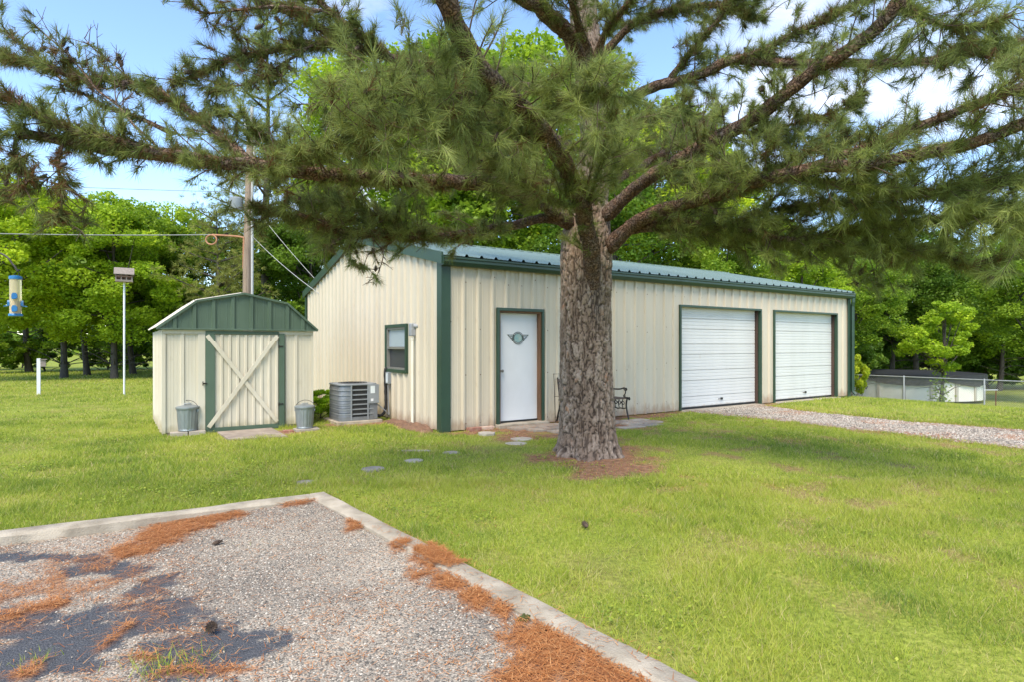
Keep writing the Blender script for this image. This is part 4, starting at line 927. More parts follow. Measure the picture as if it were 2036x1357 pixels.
cable((*px_(.2), 4.9), (.0, 7.2, 2.85), .08, .008, 'lower guy cable slanting from the pole to the building eave', 'conduit_grey')
cable((*px_(.2), 5.9), (1.0, 9.5, 3.0), .08, .007, 'upper pale cable slanting from the pole behind the building', 'conduit_grey')

# ------------------------------------------------------------------ fence, pool
FXx = 25.4; FZ = float(hgt(FXx)); FN = thing('chain_link_fence', 'galvanised chain-link fence between the lawn and the covered pool', 'fence', (FXx, 0, FZ))
py_ = [-5.12, -2.09, .94, 3.97, 7.0, 10.03]
for y in py_: MB().tube([(FXx, y, FZ - .3), (FXx, y, FZ + 1.13), (FXx, y, FZ + 1.16)], [.034, .034, .02], 10).build('post', M['fence_steel'], FN, True)
MB().tube([(FXx, py_[0], FZ + 1.11), (FXx, py_[-1], FZ + 1.11)], .023, 8).build('top_rail', M['fence_steel'], FN, True)
ac = Acc(); y = py_[0]
while y < py_[-1]:
    for s_ in (0, 1):
        a = np.array([FXx + .036 + .004 * s_, y, FZ + .03]); b = np.array([FXx + .036 + .004 * s_, y + (1.06 if s_ else -1.06), FZ + 1.09])
        if py_[0] < b[1] < py_[-1]: V_, F_ = tube(np.array([a, b]), [.004, .004], 3); ac.add(V_, F_)
    y += .075
fm = link('chain_mesh', ac.mesh('chain_mesh', M['fence_steel']), FN); fm['kind'] = 'stuff'

pc = at(1806, 790, 35.0); PR = 3.5; PZ0 = -1.52
PL = thing('swimming_pool', 'round above-ground pool with cream walls under a black winter cover', 'pool', (pc[0], pc[1], PZ0))
npan = 18
for k in range(npan):
    a0, a1 = 2 * math.pi * k / npan, 2 * math.pi * (k + 1) / npan; v = []
    for i in range(7):
        a = a0 + (a1 - a0) * i / 6; v += [(pc[0] + PR * math.cos(a), pc[1] + PR * math.sin(a), PZ0), (pc[0] + PR * math.cos(a), pc[1] + PR * math.sin(a), PZ0 + 1.3)]
    MB().add(v, [(2 * i, 2 * i + 2, 2 * i + 3, 2 * i + 1) for i in range(6)]).build('wall_panel', M['pool'], PL, True)
    c_, s_ = math.cos(a0), math.sin(a0); r0, r1 = PR + .005, PR + .07
    MB().bar((pc[0] + c_ * (PR + .04), pc[1] + s_ * (PR + .04), PZ0), (pc[0] + c_ * (PR + .04), pc[1] + s_ * (PR + .04), PZ0 + 1.3), .06, .15, (c_ * .0 - s_, c_, 0)).build('upright', M['pool_post'], PL, bevel=.01)
cv = []; nseg = 144; rings = 10
for j in range(rings + 1):
    for i in range(nseg):
        a = 2 * math.pi * i / nseg; r = (PR + .12) * j / rings
        cv.append((pc[0] + r * math.cos(a), pc[1] + r * math.sin(a), PZ0 + 1.38 + (.16 * (1 - (j / rings) ** 2)) * (.6 + .5 * vnoise(r * math.cos(a) * .6 + 9, r * math.sin(a) * .6 + 9, 3))))
sk = lambda i: .28 + .24 * abs(math.sin(i * .135)) + .07 * float(vnoise(i * .4, 3, 8))
for i in range(nseg):
    a = 2 * math.pi * i / nseg; w = .03 * math.sin(i * 2.1); cv.append((pc[0] + (PR + .13 + w) * math.cos(a), pc[1] + (PR + .13 + w) * math.sin(a), PZ0 + 1.34 - sk(i) * .5))
for i in range(nseg):
    a = 2 * math.pi * i / nseg; w = .04 * math.sin(i * 2.1 + 1); cv.append((pc[0] + (PR + .13 + w) * math.cos(a), pc[1] + (PR + .13 + w) * math.sin(a), PZ0 + 1.34 - sk(i)))
MB().add(cv, [(j * nseg + i, j * nseg + (i + 1) % nseg, (j + 1) * nseg + (i + 1) % nseg, (j + 1) * nseg + i) for j in range(rings + 2) for i in range(nseg)]).build('winter_cover', M['cover'], PL, True)
rp = at(1980, 800, 23.8); rz = float(hgt(rp[0]))
RS_ = thing('rusty_stake', 'rusty stake carrying a thin pale crossbar beyond the fence', 'stake', (rp[0], rp[1], rz))
MB().tube([(rp[0], rp[1], rz - .2), (rp[0], rp[1], rz + .42), (rp[0] + .02, rp[1], rz + .68)], .02, 6).build('stake', M['rust'], RS_)
MB().tube([(rp[0] - UX[0] * .45, rp[1] - UX[1] * .45, rz + .70), (rp[0] + UX[0] * .08, rp[1] + UX[1] * .08, rz + .70)], .014, 6).build('crossbar', M['white'], RS_)
fl_ = at(1711, 783, 30.0); fz_ = float(hgt(fl_[0])); 
FS = thing('flower_ornament', 'dark metal flower ornament standing before the pool wall', 'ornament', (fl_[0], fl_[1], fz_))
for k, (a, b, c) in enumerate(((-.2, .62, .12), (.05, .75, .14), (.25, .55, .12), (.1, .42, .1))):
    s_ = MB(); p0 = (fl_[0] + UX[0] * a, fl_[1] + UX[1] * a, fz_ + b); s_.tube([(fl_[0], fl_[1], fz_ - .1), p0], .012, 5)
    s_.build('stem', M['iron'], FS)
    fl2 = MB()
    for q in range(6):
        t_ = q * math.pi / 3; fl2.bar(p0, (p0[0] + UX[0] * c * math.cos(t_), p0[1] + UX[1] * c * math.cos(t_), p0[2] + c * math.sin(t_)), .07, .01, (UY[0], UY[1], 0))
    fl2.build('flower', M['iron'], FS)
# ------------------------------------------------------------------ the big pine
PINE = thing('pine_tree', 'large spreading pine with thick plated trunk in front of the metal building', 'tree', (TREE[0], TREE[1], 0))
def cell(u, v, wrap, seed):
    """cellular noise with wrap in u: F1, F2, cell id"""
    iu = np.floor(u); iv = np.floor(v); f1 = np.full(u.shape, 9.); f2 = np.full(u.shape, 9.); cid = np.zeros(u.shape)
    for a in (-1, 0, 1):
        for b in (-1, 0, 1):
            cu = np.mod(iu + a, wrap); cv_ = iv + b
            ox = _hash(cu, cv_, seed); oy = _hash(cu, cv_, seed + 1); d = np.hypot(iu + a + ox - u, iv + b + oy - v); d = np.maximum(np.abs(iu + a + ox - u) * .9 + .25 * d, d * .85)
            c_ = _hash(cu, cv_, seed + 2); n_ = d < f1
            f2 = np.where(n_, f1, np.minimum(f2, d)); cid = np.where(n_, c_, cid); f1 = np.where(n_, d, f1)
    return f1, f2, cid
TC = [(1172, 935, 8.05), (1169, 860, 8.05), (1165, 760, 8.05), (1164, 660, 8.05), (1165, 560, 8.05), (1166, 480, 8.05), (1172, 410, 8.08), (1180, 340, 8.1), (1183, 260, 8.12), (1177, 170, 8.15), (1165, 80, 8.2), (1158, 0, 8.25), (1150, -160, 8.3), (1148, -340, 8.35), (1150, -520, 8.4)]
TP = spline([at(*p) for p in TC], .016)
zz = TP[:, 2]; RB = np.interp(zz, [-.15, .02, .12, .3, .6, 1.2, 2.0, 2.6, 2.95, 3.4, 4.2, 5.2, 6.0, 8.0, 9.6], [.50, .455, .415, .385, .362, .345, .335, .345, .33, .245, .20, .225, .19, .12, .03])
keep = np.r_[np.arange(0, np.searchsorted(zz, 6.3)), np.arange(np.searchsorted(zz, 6.3), len(zz), 5)]; TP = TP[keep]; RB = RB[keep]; zz = zz[keep]
NA = 168; an = np.arange(NA) * 2 * math.pi / NA
AG, ZG = np.meshgrid(an, zz); RG = np.repeat(RB[:, None], NA, 1)
RG = RG * (1 + .15 * np.exp(-np.clip(ZG, 0, None) * 4.5) * np.cos(6 * AG + 1.0 + .6 * np.sin(2 * AG)) + .05 * np.exp(-np.clip(ZG, 0, None) * 2.5) * np.cos(3 * AG) + .018 * np.cos(2 * AG + ZG) + .014 * np.sin(3 * AG - 1.7 * ZG))
uu = AG / (2 * math.pi) * 34; vv = ZG / .145
wu = (fbm(AG * 4, ZG * 5, 3, 3) - .5) * 1.6; wv = (fbm(AG * 6 + 7, ZG * 6, 4, 3) - .5) * 1.3
wu *= np.minimum(1, 4 * np.minimum(AG, 2 * math.pi - AG))
f1, f2, cid = cell(uu + wu, vv + wv, 34, 5); edge = f2 - f1
g1, g2, cid2 = cell(uu * 2 + wu * 2, vv * 2.2 + wv, 68, 15); edge2 = g2 - g1
fis = np.abs(fbm(AG * 7.5 + .25 * np.sin(ZG * 3), ZG * 1.6, 41, 3) - .5); fis2 = np.abs(fbm(AG * 12 + 3, ZG * 2.6, 45, 3) - .5)
fiss = np.maximum(1 - sstep(.004, .04, fis), .35 * (1 - sstep(.003, .03, fis2)))
groove = np.maximum(1 - sstep(.015, .15, edge), fiss); fine = 1 - sstep(.01, .12, edge2)
amp = np.interp(ZG, [0, .4, 3, 6, 9], [1, 1.1, 1, .55, .3])
disp = amp * (-.030 * groove - .006 * fine * (1 - groove) + .011 * (cid - .5) + .007 * (cid2 - .5) + .008 * (fbm(AG * 9, ZG * 9, 7, 2) - .5))
RG = RG + disp
V = np.stack([TP[:, 0, None][:, [0]] * 0 + TP[:, [0]] + RG * np.cos(AG), TP[:, [1]] + RG * np.sin(AG), np.repeat(zz[:, None], NA, 1)], -1).reshape(-1, 3)
i = np.arange(len(zz) - 1)[:, None] * NA; j = np.arange(NA)[None, :]; j2 = (j + 1) % NA
F = np.stack([i + j, i + j2, i + NA + j2, i + NA + j], -1).reshape(-1, 4)
link('trunk', np_mesh('trunk', V, F, M['bark'], {'plate': np.clip(cid * .75 + cid2 * .25, 0, 1), 'groove': np.clip(groove * .9 + fine * .3, 0, 1)}, True), PINE)

TW = Acc(); TUFT_C = []; TUFT_D = []; TUFT_S = []; TUFT_T = []; CONES = []
def unit(v): return v / (np.linalg.norm(v) + 1e-9)
def tuft(p, d, s=1.0, t=None):
    TUFT_C.append(p); TUFT_D.append(unit(d)); TUFT_S.append(s); TUFT_T.append(t if t is not None else random.uniform(.25, .85))
def twig(p, d, L, r, droop=.0, green=1.0, depth=0, scale=1.0, base_t=.5):
    n = max(4, int(L / .09)); pts = [p]; d = unit(d)
    for k in range(n):
        d = unit(d + np.array([random.gauss(0, .11), random.gauss(0, .11), random.gauss(0, .09) + .03 - droop]))
        pts.append(pts[-1] + d * L / n)
    P = np.array(pts); V_, F_ = tube(P, np.linspace(r, r * .45, len(P)), 5); TW.add(V_, F_)
    if random.random() < green:
        tuft(P[-1], d, scale * random.uniform(.6, 1.15), np.clip(base_t + random.gauss(.1, .16), .2, 1))
    for k in range(2, len(P) - 1):
        if depth < 1 and random.random() < .55:
            s = unit(np.cross(d, np.array([random.gauss(0, 1), random.gauss(0, 1), random.gauss(0, 1)])))
            twig(P[k], unit(d * .7 + s * .8 + np.array([0, 0, .2])), L * random.uniform(.25, .5), r * .6, droop, green, depth + 1, scale, base_t)
        elif random.random() < .5 * green:
            s = unit(np.cross(d, np.array([random.gauss(0, 1), random.gauss(0, 1), random.gauss(0, 1)])))
            tuft(P[k], unit(d * .8 + s * .7), scale * random.uniform(.7, .95), np.clip(base_t + random.gauss(-.05, .18), .05, 1))
        if random.random() < .05: CONES.append((P[k], d))
SEC = {'L': (1.0, .75, 2.0, .72), 'UL': (1.05, .85, 1.8, .72), 'LL': (1.25, .95, 1.4, .9), 'R': (1.3, 1.0, 1.8, .85), 'C': (1.15, 1.0, 1.6, .95), 'RL': (1.5, 1.1, 1.7, .92)}
def limb(pts, r0, r1, side=3.0, sideL=.55, shoots=6.0, t0=.15, green=.9, base_t=.5, scale=1.0, cones=.0, droop=0.0, n=14, up=.15, sec=''):
    q_ = SEC.get(sec, (1, 1, 1, 1)); side *= q_[0]; sideL *= q_[1]; shoots *= q_[2]; scale *= q_[3]
    P = spline([at(*p) if len(p) == 3 else np.array(p[:3]) for p in pts], .05); m = len(P)
    nz = np.stack([vnoise(np.arange(m) * .18, np.full(m, k), 77 + len(TUFT_C) % 97) - .5 for k in range(3)], -1) * .05; nz *= np.linspace(0, 1, m)[:, None] ** .3
    P = P + nz; Ls = np.r_[0, np.cumsum(np.linalg.norm(np.diff(P, axis=0), axis=1))]; tot = Ls[-1]
    R = .85 * np.interp(Ls / tot, [0, .035, .1, 1], [r0 * .75, r0 * 1.25, r0, r1]) * (1 + .14 * (vnoise(Ls * 7, Ls * 0, 5) - .5))
    V_, F_ = tube(P, R, n)
    rel = V_.reshape(m, n, 3) - P[:, None, :]; rr = 1 + .26 * (vnoise(np.arange(n)[None, :] * .9 + 0 * Ls[:, None], Ls[:, None] * 16 + np.arange(n)[None, :] * 3, 9) - .5)
    V_ = (P[:, None, :] + rel * rr[..., None]).reshape(-1, 3)
    link('limb', np_mesh('limb', V_, F_, M['limb_bark'], None, True), PINE)
    T = np.gradient(P, axis=0)
    for k in range(int(tot * side * DENS_S)):
        q = random.uniform(t0, 1) * tot; i_ = min(m - 1, int(np.searchsorted(Ls, q))); d = unit(T[i_])
        s = unit(np.cross(d, np.array([random.gauss(0, 1), random.gauss(0, 1), random.gauss(0, 1)]))); s[2] = s[2] * .6 + up
        twig(P[i_] + s * R[i_] * .7, unit(d * random.uniform(.2, .9) + s), sideL * random.uniform(.4, 1.25), .004 + .12 * R[i_] * random.uniform(.3, .6), droop, green, 0, scale, base_t)
    for k in range(int(tot * shoots * DENS_T)):
        q = random.uniform(t0, 1) * tot; i_ = min(m - 1, int(np.searchsorted(Ls, q))); d = unit(T[i_])
        s = unit(np.cross(d, np.array([random.gauss(0, 1), random.gauss(0, 1), random.gauss(0, 1)])))
        tuft(P[i_] + s * (R[i_] + .015), unit(d * random.uniform(.1, .9) + s), scale * random.uniform(.5, 1.05), np.clip(base_t + random.gauss(-.08, .22), .0, 1))
    for k in range(int(tot * cones)):
        i_ = random.randrange(m); CONES.append((P[i_] + np.array([random.gauss(0, .09), random.gauss(0, .09), random.gauss(0, .08)]), unit(T[i_])))
    return P
random.seed(11)
# limb towards the viewer
limb([(1176, 630, 8.0), (1176, 575, 7.84), (1177, 520, 7.64), (1172, 470, 7.45), (1155, 410, 7.1), (1130, 340, 6.6), (1100, 290, 6.1), (1055, 235, 5.6), (1000, 185, 5.15), (945, 125, 4.75), (910, 60, 4.45), (885, -20, 4.2), (850, -140, 3.9)], .135, .08, 1.9, .42, 1.6, .16, .95, .62, 1.0)
limb([(1090, 282, 6.0), (1010, 262, 5.5), (920, 246, 5.0), (820, 240, 4.6), (730, 262, 4.4)], .035, .014, 8, .5, 9, .1, 1, .55, 1.0)
limb([(1000, 185, 5.15), (930, 190, 4.9), (850, 185, 4.7), (770, 175, 4.5)], .03, .012, 6, .45, 6, .1, 1, .5)
limb([(1165, 430, 7.2), (1190, 330, 6.7), (1210, 270, 6.4), (1240, 240, 6.2)], .03, .012, 7, .45, 9, .1, 1, .65)
limb([(1155, 410, 7.1), (1100, 400, 6.7), (1010, 340, 6.3), (930, 310, 6.0)], .03, .012, 6, .45, 8, .2, 1, .5)
limb([(1060, 240, 5.6), (1120, 200, 5.2), (1180, 180, 5.0), (1220, 190, 4.9)], .025, .01, 7, .4, 8, .1, 1, .6)
# long left limb
B1 = [(1140, 450, 7.95), (1085, 408, 7.6), (1035, 385, 7.2), (985, 370, 6.9), (910, 362, 6.4), (830, 357, 5.9), (740, 353, 5.5), (640, 345, 5.1), (560, 335, 4.9), (450, 320, 4.7), (340, 308, 4.6), (230, 300, 4.5), (110, 282, 4.45), (40, 272, 4.4)]
limb(B1, .11, .04, 2.8, .42, 5, .38, .95, .5, sec='L')
limb([(470, 325, 4.75), (400, 315, 4.6), (310, 295, 4.5), (200, 275, 4.4), (100, 238, 4.3), (0, 190, 4.2), (-90, 150, 4.1)], .045, .03, 3.2, .35, 9, .05, .9, .42, sec='L')
limb([(500, 322, 4.85), (425, 262, 4.9), (370, 212, 5.0), (300, 178, 5.0), (180, 155, 5.0), (75, 130, 5.0), (-40, 95, 5.0)], .04, .025, 3.0, .3, 9, .05, .8, .4, sec='L')
limb([(350, 265, 5.0), (245, 222, 5.0), (150, 178, 5.1), (80, 110, 5.2), (10, 60, 5.2)], .02, .008, 4.0, .35, 2, .1, .3, .4, sec='L')
limb([(310, 290, 4.6), (220, 200, 4.8), (130, 110, 5.0), (60, 40, 5.1)], .012, .005, 4.0, .35, 0, .2, .15, .4, sec='L')
limb([(280, 190, 5.0), (230, 130, 5.1), (170, 75, 5.1)], .01, .004, 5.0, .25, 0, .2, .1, .4, sec='L')
limb([(125, 285, 4.4), (110, 340, 4.3), (125, 400, 4.3), (132, 438, 4.35)], .015, .006, 7, .25, 4, .1, .6, .25, .9, 6, .12, sec='L')
limb([(30, 272, 4.4), (30, 320, 4.3), (60, 355, 4.2), (20, 390, 4.2)], .015, .006, 8, .3, 4, .1, .6, .25, .9, 6, .1, sec='L')
limb([(560, 335, 4.9), (600, 300, 4.7), (680, 280, 4.6), (760, 300, 4.6)], .02, .01, 8, .4, 8, .1, 1, .55, sec='L')
limb([(640, 345, 5.1), (560, 300, 5.0), (500, 260, 5.0)], .02, .01, 6, .35, 8, .1, 1, .5, sec='L')
# lower left limb
limb([(1125, 438, 8.0), (1080, 432, 7.7), (1020, 448, 7.4), (950, 460, 7.0), (880, 466, 6.7), (790, 470, 6.4), (700, 462, 6.1), (640, 440, 5.9), (570, 424, 5.8), (500, 408, 5.7)], .075, .02, 3.6, .42, 8, .28, .95, .45, 1.0, 2.0, .03, sec='LL')
limb([(830, 470, 6.5), (760, 430, 6.3), (690, 410, 6.2), (600, 395, 6.1)], .025, .01, 6, .4, 8, .1, 1, .5, sec='LL')
limb([(720, 466, 6.1), (700, 500, 6.0), (705, 530, 5.95), (745, 535, 5.9)], .012, .005, 5, .18, 0, .1, .5, .4, .8, 4, .1, sec='LL')
limb([(740, 470, 6.15), (760, 500, 6.1), (750, 540, 6.1), (738, 562, 6.1)], .008, .003, 9, .12, 0, .2, .0, .4, .8, 0, .15, sec='LL')
# upper left limbs
limb([(1160, 210, 8.0), (1060, 175, 7.3), (980, 158, 6.7), (910, 148, 6.2), (830, 132, 5.8), (750, 110, 5.5), (680, 85, 5.3), (600, 88, 5.2), (530, 100, 5.1), (460, 112, 5.0), (410, 138, 5.0), (345, 162, 5.0)], .085, .015, 3.4, .35, 8, .25, .9, .42, 1, 5, sec='UL')
limb([(720, 98, 5.4), (650, 60, 5.3), (590, 30, 5.2), (530, 5, 5.1), (460, -40, 5.1)], .045, .03, 3.4, .35, 8, .05, .9, .45, 1, 4, sec='UL')
limb([(640, 20, 5.0), (540, 15, 4.9), (470, 20, 4.8), (400, 30, 4.8), (370, 8, 4.8)], .02, .008, 5, .3, 2, .1, .5, .3, 1, 9, sec='UL')
limb([(780, 118, 5.6), (700, 60, 5.3), (640, 10, 5.2), (560, -60, 5.1)], .045, .025, 3.4, .35, 9, .05, .9, .45, sec='UL')
limb([(690, 90, 5.3), (690, 150, 5.2), (640, 195, 5.1), (590, 205, 5.1)], .012, .005, 5, .25, 0, .2, .3, .3, 1, 8, .1, sec='UL')
limb([(620, 88, 5.2), (560, 130, 5.1), (500, 165, 5.0), (430, 180, 5.0), (400, 240, 5.0)], .014, .005, 5, .3, 2, .1, .6, .35, 1, 5, .08, sec='UL')
limb([(760, 112, 5.5), (740, 160, 5.4), (690, 215, 5.3), (670, 240, 5.3)], .016, .006, 6, .3, 4, .1, .7, .3, 1, 6, .1, sec='UL')
# crown leaders
limb([(1168, 140, 8.1), (1135, 75, 7.8), (1090, 30, 7.5), (1035, -5, 7.2), (960, -70, 6.8), (860, -160, 6.5)], .135, .07, 2.5, .6, 4, .3, .95, .5, n=18, sec='C')
limb([(1178, 150, 7.92), (1172, 110, 7.8), (1152, 50, 7.5), (1136, 0, 7.2), (1100, -120, 6.8)], .07, .035, 2.5, .5, 4, .3, .95, .5, sec='C')
limb([(1180, 150, 7.92), (1190, 100, 7.7), (1218, 50, 7.4), (1254, 0, 7.1), (1330, -110, 6.8)], .06, .03, 3.0, .5, 5, .3, .95, .5, sec='C')
# right limbs
limb([(1192, 235, 8.05), (1265, 190, 7.7), (1330, 163, 7.4), (1407, 142, 7.1), (1458, 122, 6.9), (1534, 122, 6.7), (1636, 125, 6.5), (1763, 125, 6.3), (1850, 118, 6.2), (1920, 108, 6.1), (2040, 80, 6.0)], .08, .035, 2.6, .38, 4.5, .22, .9, .42, 1, 3, sec='R')
limb([(1330, 160, 7.4), (1387, 92, 7.1), (1432, 36, 6.9), (1475, -20, 6.7), (1540, -110, 6.5)], .045, .025, 3.2, .4, 7, .1, .9, .45, sec='R')
limb([(1443, 124, 6.9), (1509, 102, 6.7), (1585, 66, 6.5), (1661, 30, 6.3), (1740, -10, 6.1), (1840, -60, 5.9)], .04, .025, 3.4, .4, 9, .05, .9, .45, 1, 2, sec='R')
limb([(1195, 110, 8.0), (1270, 40, 7.7), (1360, 15, 7.4), (1460, 18, 7.1), (1520, 40, 6.9)], .06, .025, 3.5, .45, 8, .2, .9, .45, 1, 2, sec='R')
limb([(1198, 437, 7.95), (1244, 390, 7.6), (1285, 357, 7.3), (1331, 327, 7.0), (1397, 290, 6.6), (1458, 260, 6.3), (1509, 229, 6.0), (1560, 188, 5.8), (1611, 148, 5.6), (1661, 112, 5.4), (1712, 76, 5.3), (1753, 41, 5.2), (1795, -10, 5.1), (1870, -110, 4.9)], .10, .06, 2.0, .42, 2.6, .26, .95, .5, sec='R')
limb([(1206, 500, 7.95), (1222, 478, 7.8), (1254, 450, 7.6), (1305, 422, 7.3), (1356, 407, 7.0), (1407, 392, 6.7), (1483, 366, 6.3), (1560, 346, 5.9), (1636, 333, 5.6), (1738, 326, 5.3), (1814, 307, 5.1), (1916, 285, 4.9), (1992, 262, 4.8), (2100, 225, 4.6)], .105, .05, 2.6, .45, 4, .27, .95, .52, sec='RL')
limb([(1600, 338, 5.8), (1661, 315, 5.6), (1763, 275, 5.3), (1840, 249, 5.1), (1916, 219, 4.9), (1992, 188, 4.7), (2090, 155, 4.6)], .05, .04, 2.2, .35, 4, .1, .9, .42, sec='R')
limb([(1225, 470, 7.85), (1260, 455, 7.7), (1330, 452, 7.5), (1407, 463, 7.3), (1509, 473, 7.1), (1611, 488, 6.9), (1690, 492, 6.8), (1760, 520, 6.6)], .06, .018, 4.0, .42, 7, .15, .95, .48, 1, 2, .03, sec='RL')
limb([(1240, 462, 7.8), (1330, 440, 7.4), (1440, 452, 7.0), (1560, 475, 6.6), (1651, 468, 6.4), (1722, 453, 6.2), (1850, 440, 5.9), (1960, 430, 5.7), (2080, 415, 5.5)], .05, .018, 4.4, .45, 7, .1, .95, .55, 1, 2, .03, sec='RL')
limb([(1560, 348, 5.9), (1640, 360, 5.7), (1740, 375, 5.6), (1850, 380, 5.5), (1960, 360, 5.3), (2060, 350, 5.2)], .03, .014, 6, .5, 8, .05, 1, .6, sec='RL')
limb([(1700, 460, 6.3), (1780, 490, 6.1), (1880, 510, 6.0), (1960, 540, 5.9)], .016, .006, 6, .35, 3, .1, .8, .5, 1, 6, .05, sec='RL')
limb([(1440, 452, 7.0), (1500, 425, 6.8), (1590, 410, 6.6), (1690, 405, 6.4), (1800, 420, 6.2)], .025, .01, 6, .45, 7, .1, 1, .52, sec='RL')
limb([(1850, 380, 5.5), (1920, 400, 5.3), (2000, 440, 5.2), (2060, 460, 5.1)], .02, .01, 8, .5, 8, .05, 1, .7, sec='RL')
limb([(1458, 260, 6.3), (1520, 260, 6.2), (1600, 240, 6.1), (1680, 215, 6.0), (1720, 180, 6.0)], .02, .008, 6, .35, 5, .1, .95, .38, sec='R')
limb([(1400, 290, 6.6), (1450, 330, 6.4), (1520, 345, 6.2), (1600, 300, 6.0), (1680, 260, 5.9)], .02, .008, 7, .4, 7, .1, 1, .45, sec='R')
limb([(1790, 0, 5.1), (1850, 40, 5.0), (1930, 60, 4.9), (2020, 30, 4.8)], .03, .012, 6, .4, 7, .05, .95, .55, sec='R')
limb([(1900, 60, 5.0), (1960, 110, 4.9), (2030, 140, 4.8)], .02, .008, 6, .3, 5, .05, .95, .5, 1, 5, sec='R')
limb([(1200, 372, 8.15), (1244, 348, 8.4), (1285, 325, 8.7), (1335, 292, 9.1), (1390, 250, 9.6), (1440, 215, 10.2)], .07, .02, 3.0, .5, 5, .3, .95, .4, sec='R')
limb([(1195, 330, 8.3), (1230, 300, 8.9), (1290, 330, 9.6), (1370, 350, 10.3)], .05, .015, 4, .6, 6, .2, .95, .4, sec='R')
limb([(1150, 300, 8.3), (1080, 260, 8.9), (990, 230, 9.6), (900, 215, 10.2)], .06, .015, 3.5, .6, 5, .2, .95, .4, sec='R')
limb([(1150, 390, 8.3), (1090, 360, 8.8), (1010, 340, 9.4), (900, 330, 10.0)], .05, .015, 4, .5, 5, .2, .95, .35, sec='R')
limb([(1250, 240, 8.0), (1310, 230, 7.5), (1380, 210, 7.2)], .02, .008, 6, .4, 6, .1, .95, .45, sec='R')
# crown above: whorls that go on above the frame
for k in range(13):
    z = 6.4 + k * .27; a = k * 2.4 + .5; L_ = 2.9 - k * .16
    c = np.array([TP[np.searchsorted(zz, min(z, 9.3)), 0], TP[np.searchsorted(zz, min(z, 9.3)), 1], min(z, 9.3)])
    dr = np.array([math.cos(a), math.sin(a), 0])
    pts = [c, c + dr * L_ * .35 + np.array([0, 0, .15]), c + dr * L_ * .7 + np.array([0, 0, .45]), c + dr * L_ + np.array([0, 0, .9])]
    limb([tuple(p) + (0,) for p in pts], .05, .015, 2.0, .5, 4, .25, .95, .5)
link('twigs', TW.mesh('twigs', M['twig'], None, True), PINE)['kind'] = 'stuff'

def needles(C, D, Sc, T, K, Ln, wd, rng, spread=(.35, 1.25), shoot=.10, grav=.25):
    n = len(C); C = np.asarray(C); D = np.asarray(D); Sc = np.asarray(Sc)[:, None]; T = np.asarray(T)
    ref = np.where(np.abs(D[:, 2:3]) < .9, np.array([[0, 0, 1.]]), np.array([[1., 0, 0]])); Xa = np.cross(D, ref); Xa /= np.linalg.norm(Xa, axis=1)[:, None]; Ya = np.cross(D, Xa)
    ph = rng.uniform(0, 2 * math.pi, (n, K)); th = rng.uniform(spread[0], spread[1], (n, K)); s = rng.uniform(-1, 0, (n, K))
    dv = D[:, None] * np.cos(th)[..., None] + (Xa[:, None] * np.cos(ph)[..., None] + Ya[:, None] * np.sin(ph)[..., None]) * np.sin(th)[..., None]
    L = Ln * Sc * rng.uniform(.75, 1.1, (n, K))
    base = C[:, None] + D[:, None] * (s * shoot * Sc)[..., None]
    tip = base + dv * L[..., None]; tip[..., 2] -= grav * L * L / Ln * np.hypot(dv[..., 0], dv[..., 1]) * .5
    sd = np.cross(dv, rng.normal(size=(n, K, 3))); sd /= np.linalg.norm(sd, axis=-1, keepdims=True) + 1e-9
    V = np.stack([base - sd * wd / 2, base + sd * wd / 2, tip], 2).reshape(-1, 3)
    tt = np.clip(T[:, None] + rng.normal(0, .12, (n, K)), 0, 1); tt = np.repeat(tt.ravel(), 3)
    return V, np.arange(len(V)).reshape(-1, 3), tt
V, F, tt = needles(TUFT_C, TUFT_D, TUFT_S, TUFT_T, PINE_K, .18, .0046, RNG, (.15, 1.1), .18, .4)
link('needles', np_mesh('needles', V, F, M['needle'], {'tint': tt}), PINE)['kind'] = 'stuff'
print('TUFTS', len(TUFT_C), 'needle tris', len(F))
# cones
cm = MB(); cv = []
for k in range(9):
    z = -.035 + k * .0085; r = .026 * math.sin(math.pi * (k + 1.2) / 11) + .003
    for q in range(7):
        a = q * 2 * math.pi / 7 + k * .45; ca, sa = math.cos(a), math.sin(a)
        b = [(ca * r * .2 - sa * .006, sa * r * .2 + ca * .006, z), (ca * r * .2 + sa * .006, sa * r * .2 - ca * .006, z), (ca * r * 1.15, sa * r * 1.15, z + .009)]
        cm.add(b, [(0, 1, 2)])
cm.lathe([(.004, -.038), (.015, -.02), (.017, 0), (.012, .02), (.003, .036)], 7)
cone_me = cm.mesh('pine_cone', M['cone'])
random.shuffle(CONES)
for p, d in CONES[:210]:
    o = link('cone', cone_me, PINE); o.location = p; o.rotation_euler = (random.uniform(-1, 1), random.uniform(-1, 1), random.uniform(0, 6)); s = random.uniform(.65, 1.15); o.scale = (s, s, s)
for k, (px, py, zz_, lb) in enumerate([(420, 1258, PADZ, 'open pine cone lying on the bare gravel next to the tar'), (1072, 1273, PADZ + .02, 'grey-edged pine cone on the thick orange straw by the kerb'), (595, 1010, PADZ, 'pine cone beside the kerb corner, first of a pair'), (618, 1014, PADZ, 'pine cone beside the kerb corner, second of a pair'),
                                        (1176, 1306, PADZ + .02, 'small cone half in straw against the kerb'), (448, 1021, PADZ, 'pine cone at the foot of the long kerb'), (432, 1087, PADZ, 'dark pine cone at the tip of the orange straw patch'), (1164, 1052, .02, 'pine cone in the grass in front of the trunk')]):
    c = gp(px, py, zz_); o = tag(link('pine_cone', cone_me), lb, 'pine cone', 'cones fallen on the ground'); o.location = (c[0], c[1], zz_ + .028); o.rotation_euler = (1.4, .3, k * 1.3); s = random.uniform(.95, 1.2); o.scale = (s, s, s)

